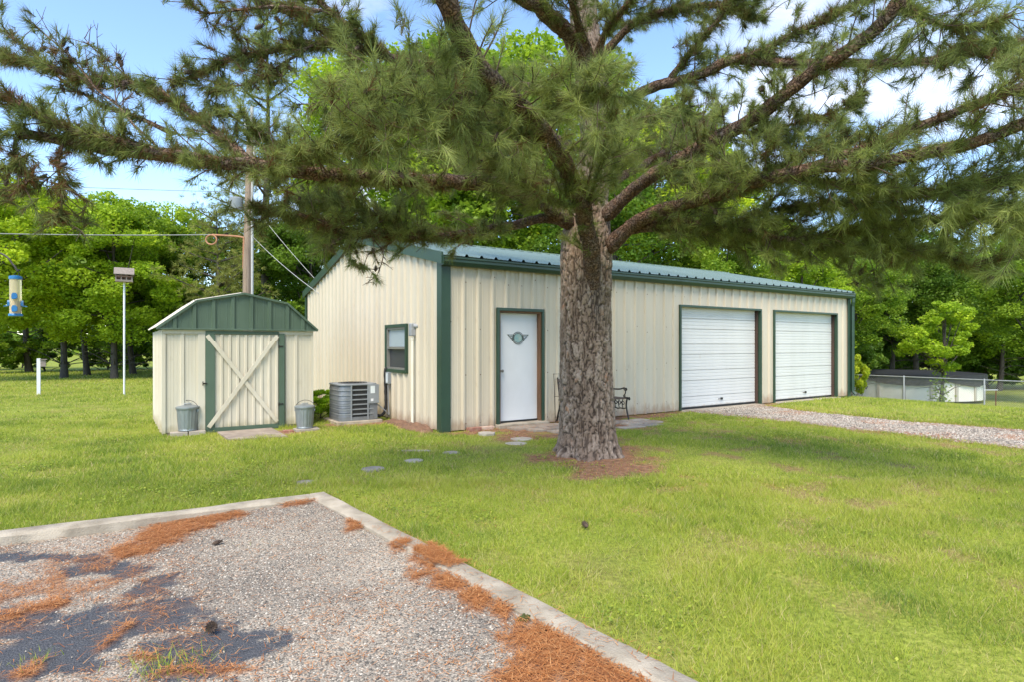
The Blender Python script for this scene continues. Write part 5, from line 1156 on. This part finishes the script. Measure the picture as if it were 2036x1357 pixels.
# ------------------------------------------------------------------ background trees
def leaves(P, size, rng, up=.5):
    n = len(P); nrm = rng.normal(size=(n, 3)); nrm[:, 2] = np.abs(nrm[:, 2]) + up; nrm /= np.linalg.norm(nrm, axis=1)[:, None]
    a = np.cross(nrm, rng.normal(size=(n, 3))); a /= np.linalg.norm(a, axis=1)[:, None] + 1e-9; b = np.cross(nrm, a)
    L = size * rng.uniform(.7, 1.3, n)[:, None]; w = L * .36
    V = np.stack([P - a * L * .5, P + b * w - nrm * w * .2, P + a * L * .5, P - b * w - nrm * w * .2], 1).reshape(-1, 3)
    return V, np.arange(len(V)).reshape(-1, 4)
def broad_proto(seed, rx, h, z0, nblob, per, leaf):
    """trunk and crown meshes; crown spans z0..h, radius rx"""
    rng = np.random.default_rng(seed); rnd = random.Random(seed)
    cz = .5 * (z0 + h); hz = .5 * (h - z0); C = []
    while len(C) < nblob:
        p = rng.uniform(-1, 1, 3); r = np.linalg.norm(p * np.array([1, 1, 1]))
        if .35 < r < 1: C.append(p * np.array([rx, rx, hz]) * (1 - .22 * max(0, p[2])) + np.array([0, 0, cz]))
    C = np.array(C); pts = []; tint = []
    for c in C:
        R = rng.uniform(.12, .27) * rx; k = int(per * rng.uniform(.6, 1.4)); d = rng.normal(size=(k, 3)); d /= np.linalg.norm(d, axis=1)[:, None]; d[:, 2] *= .62
        q = c + d * (R * rng.uniform(.25, 1, k) ** .5)[:, None]; pts.append(q)
        tint.append(np.clip(rng.normal(.5, .16) + rng.normal(0, .14, k), 0, 1))
    P = np.vstack(pts); T = np.concatenate(tint); V, F = leaves(P, leaf, rng)
    crown = np_mesh('crown', V, F, M['leaf'], {'tint': np.repeat(T, 4)})
    ac = Acc(); lean = rng.normal(0, .12, 2)
    tp = spline([(0, 0, -.3), (lean[0], lean[1], z0 * .6), (lean[0] * 2, lean[1] * 2, cz), (lean[0] * 2.4, lean[1] * 2.4, h * .92)], .25)
    r0 = .015 * h; ac.add(*tube(tp, np.interp(tp[:, 2], [-.3, 0, .5, z0, h], [r0 * 1.5, r0 * 1.3, r0, r0 * .8, .02]), 10))
    for k in range(16):
        c = C[rnd.randrange(len(C))]; i_ = int(len(tp) * rnd.uniform(.3, .7)); s = tp[i_]; md = (s + c) / 2 + np.array([0, 0, -.2 + rnd.random() * .4])
        lp_ = spline([s, md, c], .3); ac.add(*tube(lp_, np.linspace(r0 * .38, .012, len(lp_)), 6))
    for k in range(26):    # dead lower twigs
        i_ = int(len(tp) * rnd.uniform(.12, .6)); a = rnd.uniform(0, 6.28); s = tp[i_]; e = s + np.array([math.cos(a), math.sin(a), rnd.uniform(-.1, .5)]) * rx * rnd.uniform(.3, .8)
        lp_ = spline([s, (s + e) / 2 + np.array([0, 0, .12]), e], .3); ac.add(*tube(lp_, np.linspace(.025, .006, len(lp_)), 4))
    trunk = ac.mesh('trunk', M['bg_bark'], None, True)
    return trunk, crown
def pine_proto(seed, h, rx, z0, nb, K=16):
    rng = np.random.default_rng(seed); rnd = random.Random(seed); ac = Acc(); C = []; D = []
    tp = spline([(0, 0, -.3), (.1, 0, h * .4), (.05, .1, h * .75), (0, 0, h)], .4); r0 = .0145 * h + .02
    ac.add(*tube(tp, np.interp(tp[:, 2], [-.3, 0, 1, h], [r0 * 1.4, r0 * 1.2, r0, .02]), 10))
    for k in range(nb):
        z = z0 + (h - z0) * (k / nb) ** .9; a = rnd.uniform(0, 6.28); L = rx * (1 - .75 * ((z - z0) / (h - z0)) ** 1.3) * rnd.uniform(.6, 1.1)
        i_ = min(len(tp) - 1, int(np.searchsorted(tp[:, 2], z))); s = tp[i_]; dr = np.array([math.cos(a), math.sin(a), 0])
        P = spline([s, s + dr * L * .5 + [0, 0, .15 * L], s + dr * L + [0, 0, .35 * L]], .2); ac.add(*tube(P, np.linspace(.05 + .01 * L, .012, len(P)), 5))
        for q in range(int(12 + L * 12)):
            i2 = rnd.randrange(len(P) // 3, len(P)); sdv = rng.normal(size=3) * np.array([1, 1, .6]); e = P[i2] + sdv * .27 * L ** .5
            C.append(e); D.append(unit(sdv + dr * .6 + np.array([0, 0, .5])))
    V, F, tt = needles(C, D, rng.uniform(.8, 1.2, len(C)), np.clip(rng.normal(.6, .15, len(C)), .25, 1), K, .30, .022, rng, (.3, 1.3), .16)
    return ac.mesh('trunk', M['bg_bark'], None, True), np_mesh('crown', V, F, M['needle'], {'tint': tt})
PB = [broad_proto(1, 3.0, 9.0, 1.7, 130, 290, .135), broad_proto(2, 3.4, 9.5, 2.2, 140, 280, .135), broad_proto(3, 2.8, 8.5, 2.6, 120, 290, .13), broad_proto(4, 3.6, 13, 3.0, 190, 230, .155), broad_proto(5, 1.9, 5.2, 1.6, 60, 170, .13), broad_proto(6, 1.5, 2.4, .1, 55, 190, .13), broad_proto(9, 3.4, 12.5, 3.4, 170, 230, .165)]
PP = [pine_proto(21, 17, 3.4, 5.5, 46), pine_proto(22, 15, 3.2, 4.5, 46), pine_proto(23, 9, 3.2, 1.6, 40)]
rt = random.Random(5)
def tree(nm, label, proto, px, d, s, col=(1, 1, 1), rot=None, group=None, sz=None, cat='tree', dz=0, lean=0):
    p = at(px, 687, d); z = float(hgt(p[0])) + dz
    t = thing(nm, label, cat, (0, 0, 0), group); t['_loc'] = [0., 0., 0.]
    a = link('trunk', proto[0], t); b = link('crown', proto[1], t); b['kind'] = 'stuff'
    t.location = (p[0], p[1], z); t.rotation_euler = (0, lean, rt.uniform(0, 6.28) if rot is None else rot); t.scale = (s, s, s * (sz or 1)); b.color = (*col, 1)
    return t
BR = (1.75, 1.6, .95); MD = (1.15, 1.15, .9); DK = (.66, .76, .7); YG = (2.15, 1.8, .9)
gl_ = 'leafy trees along the left edge of the yard'
tree('broadleaf_tree', 'bright yellow-green leafy tree behind the bird feeder', PB[1], -35, 24, 1.0, YG, group=gl_)
tree('broadleaf_tree', 'bright green tree with dark trunk behind the white-post nest box', PB[0], 128, 26.5, 1.0, YG, group=gl_)
tree('broadleaf_tree', 'tall bright tree filling the gap between nest box and birdhouse', PB[1], 60, 32, 1.1, BR, group=gl_)
tree('broadleaf_tree', 'slim leaning-trunk leafy tree left of the birdhouse pole', PB[2], 175, 29, 1.0, BR, group=gl_)
tree('broadleaf_tree', 'thick-trunked leafy tree directly behind the birdhouse pole', PB[0], 228, 26, .98, BR, group=gl_)
tree('broadleaf_tree', 'dark slender-trunked leafy tree right of the birdhouse pole', PB[2], 266, 30, 1.05, MD, group=gl_)
tree('broadleaf_tree', 'rounded green tree above the left slope of the shed roof', PB[1], 335, 32, 1.0, BR, group=gl_)
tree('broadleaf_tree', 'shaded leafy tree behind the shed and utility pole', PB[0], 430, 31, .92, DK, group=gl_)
tree('pine_tree', 'low spreading olive pine whose boughs reach over the shed roof', PP[2], 430, 25, .78, (1.15, 1.05, .9))
tree('pine_tree', 'tall thin pine rising behind the utility pole', PP[0], 530, 29, 1.0, (1.05, 1.05, .95))
tree('pine_tree', 'tall pine further back beyond the utility pole', PP[1], 655, 34, 1.15, (1.1, 1.1, .95))
tree('pine_tree', 'hazy tall pine standing between the two tall pines', PP[1], 600, 40, 1.1, (1.15, 1.15, 1.0))
gb = 'leafy trees behind the metal building'
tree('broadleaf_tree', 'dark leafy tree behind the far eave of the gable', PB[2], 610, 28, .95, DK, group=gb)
tree('broadleaf_tree', 'mid green leafy tree behind the gable peak', PB[0], 540, 33, 1.0, MD, group=gb)
tree('broadleaf_tree', 'tall bright leafy tree above the gable peak', PB[3], 770, 29, 1.3, BR, group=gb)
tree('broadleaf_tree', 'tall mid-green leafy tree left of the big pine trunk', PB[6], 930, 30, 1.42, MD, group=gb)
tree('broadleaf_tree', 'tallest leafy tree straight behind the big pine trunk', PB[3], 1075, 33, 1.55, BR, group=gb)
tree('broadleaf_tree', 'bright leafy tree right of the big pine trunk', PB[6], 1300, 29, 1.18, YG, group=gb)
tree('broadleaf_tree', 'olive leafy tree between the pine trunk and the first roll-up door', PB[3], 1400, 32, 1.0, (1.3, 1.25, .8), group=gb)
tree('broadleaf_tree', 'dark leafy tree above the middle of the roof ridge', PB[1], 1215, 26, 1.0, DK, group=gb)
tree('broadleaf_tree', 'green leafy tree over the first roll-up door', PB[1], 1440, 27, .82, MD, group=gb)
tree('broadleaf_tree', 'yellow-green tree over the second roll-up door', PB[0], 1585, 28, .80, BR, group=gb)
tree('broadleaf_tree', 'leafy tree hugging the downspout end of the building', PB[2], 1690, 30, .88, MD, group=gb)
gr_ = 'trees around the covered pool'
tree('broadleaf_tree', 'dark leafy tree behind the left half of the pool', PB[1], 1770, 41, 1.1, DK, group=gr_)
tree('broadleaf_tree', 'deep green tree behind the right half of the pool', PB[0], 1880, 43, 1.2, DK, group=gr_)
tree('broadleaf_tree', 'big dark-trunked tree beside the pool beyond the fence', PB[3], 2045, 33, .82, MD, group=gr_)
tree('broadleaf_tree', 'light green tree beyond the big dark-trunked tree', PB[1], 1985, 42, 1.15, BR, group=gr_)
tree('broadleaf_tree', 'far green tree between pool and dark-trunked tree', PB[2], 1930, 47, 1.3, MD, group=gr_)
tree('broadleaf_tree', 'tall light-green tree beyond the second roll-up door', PB[3], 1540, 36, .88, BR, group=gr_)
tree('broadleaf_tree', 'tall leafy tree beyond the downspout end of the building', PB[3], 1690, 38, .92, MD, group=gr_)
tree('broadleaf_tree', 'tall shaded tree rising behind the middle of the pool', PB[3], 1825, 41, .95, DK, group=gr_)
tree('pine_tree', 'pine rising above the trees behind the pool', PP[1], 1950, 45, .95, (1.1, 1.1, .9))
tree('pine_tree', 'pine behind the downspout end of the building', PP[2], 1640, 38, 1.1, (.9, 1, .9))
iv = tree('broadleaf_tree', 'small light-green tree with ivy on its trunk in front of the pool', PB[4], 1869, 28.5, 1.0, BR, 1.0, gr_)
rng = np.random.default_rng(8); nI = 420; a = rng.uniform(0, 6.28, nI); z = rng.uniform(0, 1, nI) ** 1.5 * 2.0; rr = .17 + rng.exponential(.12, nI) * (1 - z / 3)
V, F = leaves(np.stack([rr * np.cos(a), rr * np.sin(a), z], -1), .12, rng); o = link('ivy', np_mesh('ivy', V, F, M['leaf'], {'tint': np.repeat(rng.uniform(.3, 1, nI), 4)}), iv); o.color = (1.4, 1.35, .9, 1); o['kind'] = 'stuff'
# shrubs
def bush(label, px, d, s, col, sz=1.0, cat='shrub', group=None): return tree('leafy_shrub', label, PB[5], px, d, s, col, None, group, sz, cat)
bush('bright small shrub between the shed and the condenser', 640, 11.9, .24, (2.2, 2.1, .9), 1.1)
us = 'undergrowth shrubs under the far trees'
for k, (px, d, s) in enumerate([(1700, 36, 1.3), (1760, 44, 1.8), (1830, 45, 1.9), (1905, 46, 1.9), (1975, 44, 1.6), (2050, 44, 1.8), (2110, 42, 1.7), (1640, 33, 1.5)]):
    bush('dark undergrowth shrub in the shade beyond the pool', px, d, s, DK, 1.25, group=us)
for k, (px, d, s) in enumerate([(-60, 34, 1.2), (40, 38, .9), (300, 36, 1.3), (380, 30, 1.3), (480, 27, 1.4), (560, 26, 1.4), (-10, 31, .9), (95, 33, 1.0), (205, 35, 1.1), (255, 32, .8)]):
    bush('low green undergrowth shrub in the shade of the left yard trees', px, d, s, MD, 1.1, group=us + ' on the left')
bush('yellowish shrub at the foot of the downspout', 1693, 19.5, .34, (1.9, 1.5, .8), 1.9)
# far wood beyond the fields
rng = np.random.default_rng(77); n = 26000
pxs = rng.uniform(-500, 2600, n); dd = rng.uniform(85, 110, n); top = 6.5 + 5.5 * fbm(pxs * .012, dd * .05, 4, 3)
P = np.stack([at(a_, 687, b_) for a_, b_ in zip(pxs, dd)]); P[:, 2] = hgt(P[:, 0]) + top * rng.uniform(0, 1, n) ** .8
V, F = leaves(P, 1.1, rng); fw = link('far_wood', np_mesh('far_wood', V, F, M['leaf'], {'tint': np.repeat(rng.uniform(0, .9, n), 4)})); tag(fw, 'distant green belt of woods across the field', 'wood', kind='stuff'); fw.color = (1.1, 1.1, 1, 1)
# ------------------------------------------------------------------ grass, straw, pebbles
def occupied(x, y):
    s_, t_ = pad_st(x, y)
    m_ = ((s_ > -.01) & (t_ > -.01)) | drive_in(x, y, -.04) | ((x > -.05) & (x < BL + .05) & (y > -.05) & (y < BW + .05)) | ((x > SX0) & (x < SX1) & (y > SY0 - .02) & (y < SY1))
    m_ |= ((x > 1.05) & (x < 4.2) & (y > -1.42) & (y < 0)) | (np.hypot(x - TREE[0], y - TREE[1]) < .5) | ((np.abs(x - AC[0]) < .43) & (np.abs(y - AC[1]) < .43))
    for px, py, rx, ry in ((968, 866, .15, .15), (1037, 876, .16, .16), (1026, 885, .16, .14), (971, 895, .14, .12), (897, 903, .11, .10), (823, 918, .11, .12), (742, 934, .13, .13), (610, 960, .11, .08)):
        m_ |= blob(x, y, gp(px, py), rx, ry) < 1
    m_ |= (np.hypot(x - c1[0], y - c1[1]) < .27) | (np.hypot(x - c2[0], y - c2[1]) < .22)
    q_ = [gp(432, 862), gp(572, 877)]; m_ |= (x > -3.15) & (x < -2.15) & (y > 1.15) & (y < 2.2)
    return m_
def cam_xy(x, y): return (x - CAM[0]) * UX[0] + (y - CAM[1]) * UX[1], (x - CAM[0]) * UY[0] + (y - CAM[1]) * UY[1]
def scatter_view(n, d0, d1, rng, marg=.12):
    d = np.sqrt(rng.uniform(d0 * d0, d1 * d1, n)); x = rng.uniform(-.853 - marg, .853 + marg, n) * d
    return CAM[0] + UX[0] * x + UY[0] * d, CAM[1] + UX[1] * x + UY[1] * d
def grass_blades(n, d0, d1, h, w, rng):
    x, y = scatter_view(n, d0, d1, rng); ok = ~occupied(x, y); x, y = x[ok], y[ok]
    br = bare_mask(x, y); pat = fbm(x * 1.1, y * 1.1, 91, 4); cl_ = vnoise(x * 5.5, y * 5.5, 93)
    ok = rng.uniform(size=len(x)) > np.clip(br * 1.15, 0, .97); x, y, br, pat, cl_ = x[ok], y[ok], br[ok], pat[ok], cl_[ok]
    m_ = len(x); tuftn = sstep(.62, .8, vnoise(x * 2.3, y * 2.3, 95))
    H = h * rng.uniform(.5, 1.3, m_) * (.75 + .45 * cl_ + .5 * tuftn) * (1 - .45 * br)
    a = rng.uniform(0, 6.28, m_); ln = rng.normal(0, .55, (m_, 2)) * H[:, None]
    z = hgt(x) - .004; wx, wy = np.cos(a) * w * .5, np.sin(a) * w * .5
    V = np.stack([np.stack([x - wx, y - wy, z], -1), np.stack([x + wx, y + wy, z], -1), np.stack([x + ln[:, 0], y + ln[:, 1], z + H], -1)], 1)
    t_ = .46 + (pat - .5) * .75 + rng.normal(0, .19, m_) + .10 * (cl_ - .5) - .12 * tuftn * (pat < .55); t_ = np.where(rng.uniform(size=m_) < .09 + .3 * br, rng.uniform(.85, 1, m_), np.clip(t_, .02, .84))
    return V.reshape(-1, 3), np.repeat(t_, 3)
rng = np.random.default_rng(42); Vs = []; Ts = []
for n, d0, d1, h, w in GRASS:
    V, t_ = grass_blades(n, d0, d1, h, w, rng); Vs.append(V); Ts.append(t_)
V = np.vstack(Vs); print('GRASS', len(V) // 3)
tag(link('lawn_grass', np_mesh('lawn_grass', V, np.arange(len(V)).reshape(-1, 3), M['grass'], {'tint': np.concatenate(Ts)})), 'short mown yellow-green grass growing over the yard', 'grass', kind='stuff')
# clover and broad-leaved weeds spreading low in the lawn
rng = np.random.default_rng(15); x, y = scatter_view(220000, 2.4, 13, rng); ok = ~occupied(x, y); x, y = x[ok], y[ok]
k_ = sstep(.58, .72, fbm(x * .9 + 31, y * .9, 121, 4)) * sstep(.35, .6, vnoise(x * 6, y * 6, 123)); ok = rng.uniform(size=len(x)) < k_ * 1.0 + .03; x, y = x[ok], y[ok]
P = np.stack([x, y, rng.uniform(.012, .045, len(x))], -1); V, F = leaves(P, .015, rng, 1.6); V = V.reshape(-1, 4, 3); V = (V - P[:, None]) * (1 + .09 * np.hypot(x - CAM[0], y - CAM[1]))[:, None, None] + P[:, None]; print('CLOVER', len(x))
tag(link('lawn_clover', np_mesh('lawn_clover', V, F, M['grass'], {'tint': np.repeat(np.clip(rng.normal(.34, .16, len(x)), 0, .8), 4)})), 'low clover and broad-leaved weeds mixed through the lawn', 'clover', kind='stuff')
# weeds in the gravel and along the kerb
rng = np.random.default_rng(4); VV = []; TT = []
for px, py, z, n, rad, h in [(330, 1330, PADZ, 140, .09, .06), (755, 1065, PADZ, 160, .10, .07), (720, 1035, PADZ, 120, .09, .05), (790, 1070, PADZ, 120, .06, .05), (945, 1150, PADZ, 60, .04, .09), (960, 1175, PADZ, 50, .05, .06), (945, 1250, PADZ, 40, .06, .03), (640, 1068, PADZ, 40, .08, .03),
                             (505, 1087, PADZ, 30, .08, .03), (70, 1315, PADZ, 30, .05, .05), (1260, 1310, PADZ, 30, .08, .04), (1195, 1340, PADZ, 30, .06, .04), (1420, 835, 0, 120, .15, .13), (1395, 833, 0, 120, .15, .12)]:
    c = gp(px, py, z); q = rng.normal(0, rad, (n, 2)); H = h * rng.uniform(.5, 1.3, n); a = rng.uniform(0, 6.28, n); ln = rng.normal(0, .5, (n, 2)) * H[:, None]
    x, y = c[0] + q[:, 0], c[1] + q[:, 1]; wx, wy = np.cos(a) * .002, np.sin(a) * .002
    VV.append(np.stack([np.stack([x - wx, y - wy, x * 0 + z], -1), np.stack([x + wx, y + wy, x * 0 + z], -1), np.stack([x + ln[:, 0], y + ln[:, 1], z + H], -1)], 1).reshape(-1, 3)); TT.append(np.repeat(np.clip(rng.normal(.5, .2, n), 0, 1), 3))
V = np.vstack(VV); tag(link('gravel_weeds', np_mesh('gravel_weeds', V, np.arange(len(V)).reshape(-1, 3), M['grass'], {'tint': np.concatenate(TT)})), 'thin weeds sprouting in the gravel and along the kerb', 'weeds', kind='stuff')
# pine straw: fallen needles
rng = np.random.default_rng(6); xs_, ys_, zs_ = [], [], []
def surf_pad(x, y): return pad_z(x, y) + .010
n = 260000; s_ = rng.uniform(.16, 5.2, n); t_ = rng.uniform(.16, 5.0, n); x = KC[0] + s_ * E2[0] + t_ * E1[0]; y = KC[1] + s_ * E2[1] + t_ * E1[1]
ok = rng.uniform(size=n) < lit_mask(x, y) * .8 + .05 * sstep(.48, .68, fbm(x * 1.4, y * 1.4, 131, 3)) + .008; x, y = x[ok], y[ok]; xs_.append(x); ys_.append(y); zs_.append(surf_pad(x, y) + .014 * lit_mask(x, y))
n = 22000; s_ = rng.uniform(-.02, .17, n); t_ = rng.uniform(1.2, 4.9, n); x = KC[0] + s_ * E2[0] + t_ * E1[0]; y = KC[1] + s_ * E2[1] + t_ * E1[1]
ok = rng.uniform(size=n) < np.maximum(sstep(.3, .8, lit_mask(x, y)) * (1 - sstep(2.35, 2.5, t_)) * sstep(1.75, 1.85, t_), .012); x, y = x[ok], y[ok]; xs_.append(x); ys_.append(y); zs_.append(x * 0 + .034)
n = 90000; x = rng.uniform(-2.6, 6.0, n); y = rng.uniform(-5.4, -.05, n); bm = bare_mask(x, y); ok = (rng.uniform(size=n) < np.where(bm > .55, bm * .55, bm * .12 + .015)) & ~((pad_st(x, y)[0] > -.02) & (pad_st(x, y)[1] > -.02)) & (np.hypot(x - TREE[0], y - TREE[1]) > .42)
x, y = x[ok], y[ok]; xs_.append(x); ys_.append(y); zs_.append(np.where((x > 1.05) & (x < 4.3) & (y > -1.45), .035, .012) + rng.uniform(0, .012, len(x)))
n = 9000; y = rng.uniform(-7, -.1, n); x = np.where(rng.uniform(size=n) < .5, rng.normal(6.1, .18, n), rng.normal(8.25, .25, n)); xs_.append(x); ys_.append(y); zs_.append(x * 0 + .014)
x = np.concatenate(xs_); y = np.concatenate(ys_); z = np.concatenate(zs_); n = len(x); print('STRAW', n)
a = rng.uniform(0, 6.28, n); L = rng.uniform(.03, .085, n); w = .0022; dx_, dy_ = np.cos(a), np.sin(a); tilt = rng.normal(0, .12, n) * L
V = np.stack([np.stack([x - dy_ * w, y + dx_ * w, z], -1), np.stack([x + dy_ * w, y - dx_ * w, z], -1), np.stack([x + dx_ * L, y + dy_ * L, z + np.abs(tilt)], -1)], 1).reshape(-1, 3)
tag(link('pine_straw', np_mesh('pine_straw', V, np.arange(len(V)).reshape(-1, 3), M['straw'], {'tint': np.repeat(np.clip(rng.normal(.5, .25, n), 0, 1), 3)})), 'fallen orange pine needles drifted on gravel, kerb and bare soil', 'pine straw', kind='stuff')
# pebbles on the pad and drive
rng = np.random.default_rng(9); n = 120000
d = np.sqrt(rng.uniform(2.2 ** 2, 6.6 ** 2, n)); xx = rng.uniform(-.95, .75, n) * d; x = CAM[0] + UX[0] * xx + UY[0] * d; y = CAM[1] + UX[1] * xx + UY[1] * d
s_, t_ = pad_st(x, y); ok = (s_ > .18) & (t_ > .18) & (rng.uniform(size=n) < (1 - .985 * np.maximum(sstep(.1, .6, tar_mask(x, y)), lit_mask(x, y) * .9)) * .75); x, y = x[ok], y[ok]; z = pad_z(x, y)
n2 = 26000; y2 = rng.uniform(-8, -.05, n2); x2 = rng.uniform(5.8, 8.8, n2); ok = drive_in(x2, y2); x = np.r_[x, x2[ok]]; y = np.r_[y, y2[ok]]; z = np.r_[z, x2[ok] * 0 + .003]
n = len(x); r = (.0028 + .0065 * rng.uniform(size=n) ** 2.2)[:, None]; r[-int(ok.sum()):] *= 2.4
base = np.array([[1, 0, 0], [0, 1, 0], [-1, 0, 0], [0, -1, 0], [0, 0, .75]], float)
a = rng.uniform(0, 6.28, n); ca, sa = np.cos(a), np.sin(a); jit = rng.uniform(.65, 1.25, (n, 5, 1)); B5 = base[None] * jit * r[:, None]
V = np.stack([x[:, None] + B5[..., 0] * ca[:, None] - B5[..., 1] * sa[:, None], y[:, None] + B5[..., 0] * sa[:, None] + B5[..., 1] * ca[:, None], z[:, None] + B5[..., 2] + .001], -1).reshape(-1, 3)
b = np.arange(n)[:, None, None] * 5; F = (b + np.array([[0, 1, 4], [1, 2, 4], [2, 3, 4], [3, 0, 4]])[None]).reshape(-1, 3); print('PEBBLES', n)
tag(link('gravel_pebbles', np_mesh('gravel_pebbles', V, F, M['pebble'], {'tint': np.repeat(np.clip(rng.beta(1.6, 1.3, n), 0, 1), 5)}, True)), 'loose grey and tan pebbles on the parking pad and driveway', 'gravel', kind='stuff')
# soil banks at the foot of the gable wall, moss on the kerb
def mound(c, rx, ry, h, seed):
    n1 = 26; v = []
    for i in range(n1):
        for j in range(n1):
            u_, w_ = -1 + 2 * i / (n1 - 1), -1 + 2 * j / (n1 - 1); q = max(0, 1 - u_ * u_ - w_ * w_)
            v.append((c[0] + u_ * rx, c[1] + w_ * ry, -.03 + (h + .03) * q ** .7 * (.7 + .6 * float(vnoise(u_ * 4 + seed, w_ * 4, seed)))))
    return MB().add(v, [(i * n1 + j, (i + 1) * n1 + j, (i + 1) * n1 + j + 1, i * n1 + j + 1) for i in range(n1 - 1) for j in range(n1 - 1)])
tag(mound((-.18, .62), .22, .55, .10, 3).build('soil_bank', M['soil'], smooth=True), kind='structure')
tag(mound((-.15, 1.55), .2, .6, .06, 5).build('soil_bank', M['soil'], smooth=True), kind='structure')
mo = gp(1043, 1232, 0); tag(mound((mo[0], mo[1]), .06, .05, .02, 7).build('moss_patch', M['moss'], smooth=True), 'small dark moss cushion against the kerb beside the straw', 'moss')
# ------------------------------------------------------------------ tidy
for o in bpy.data.objects:
    if '_loc' in o: del o['_loc']
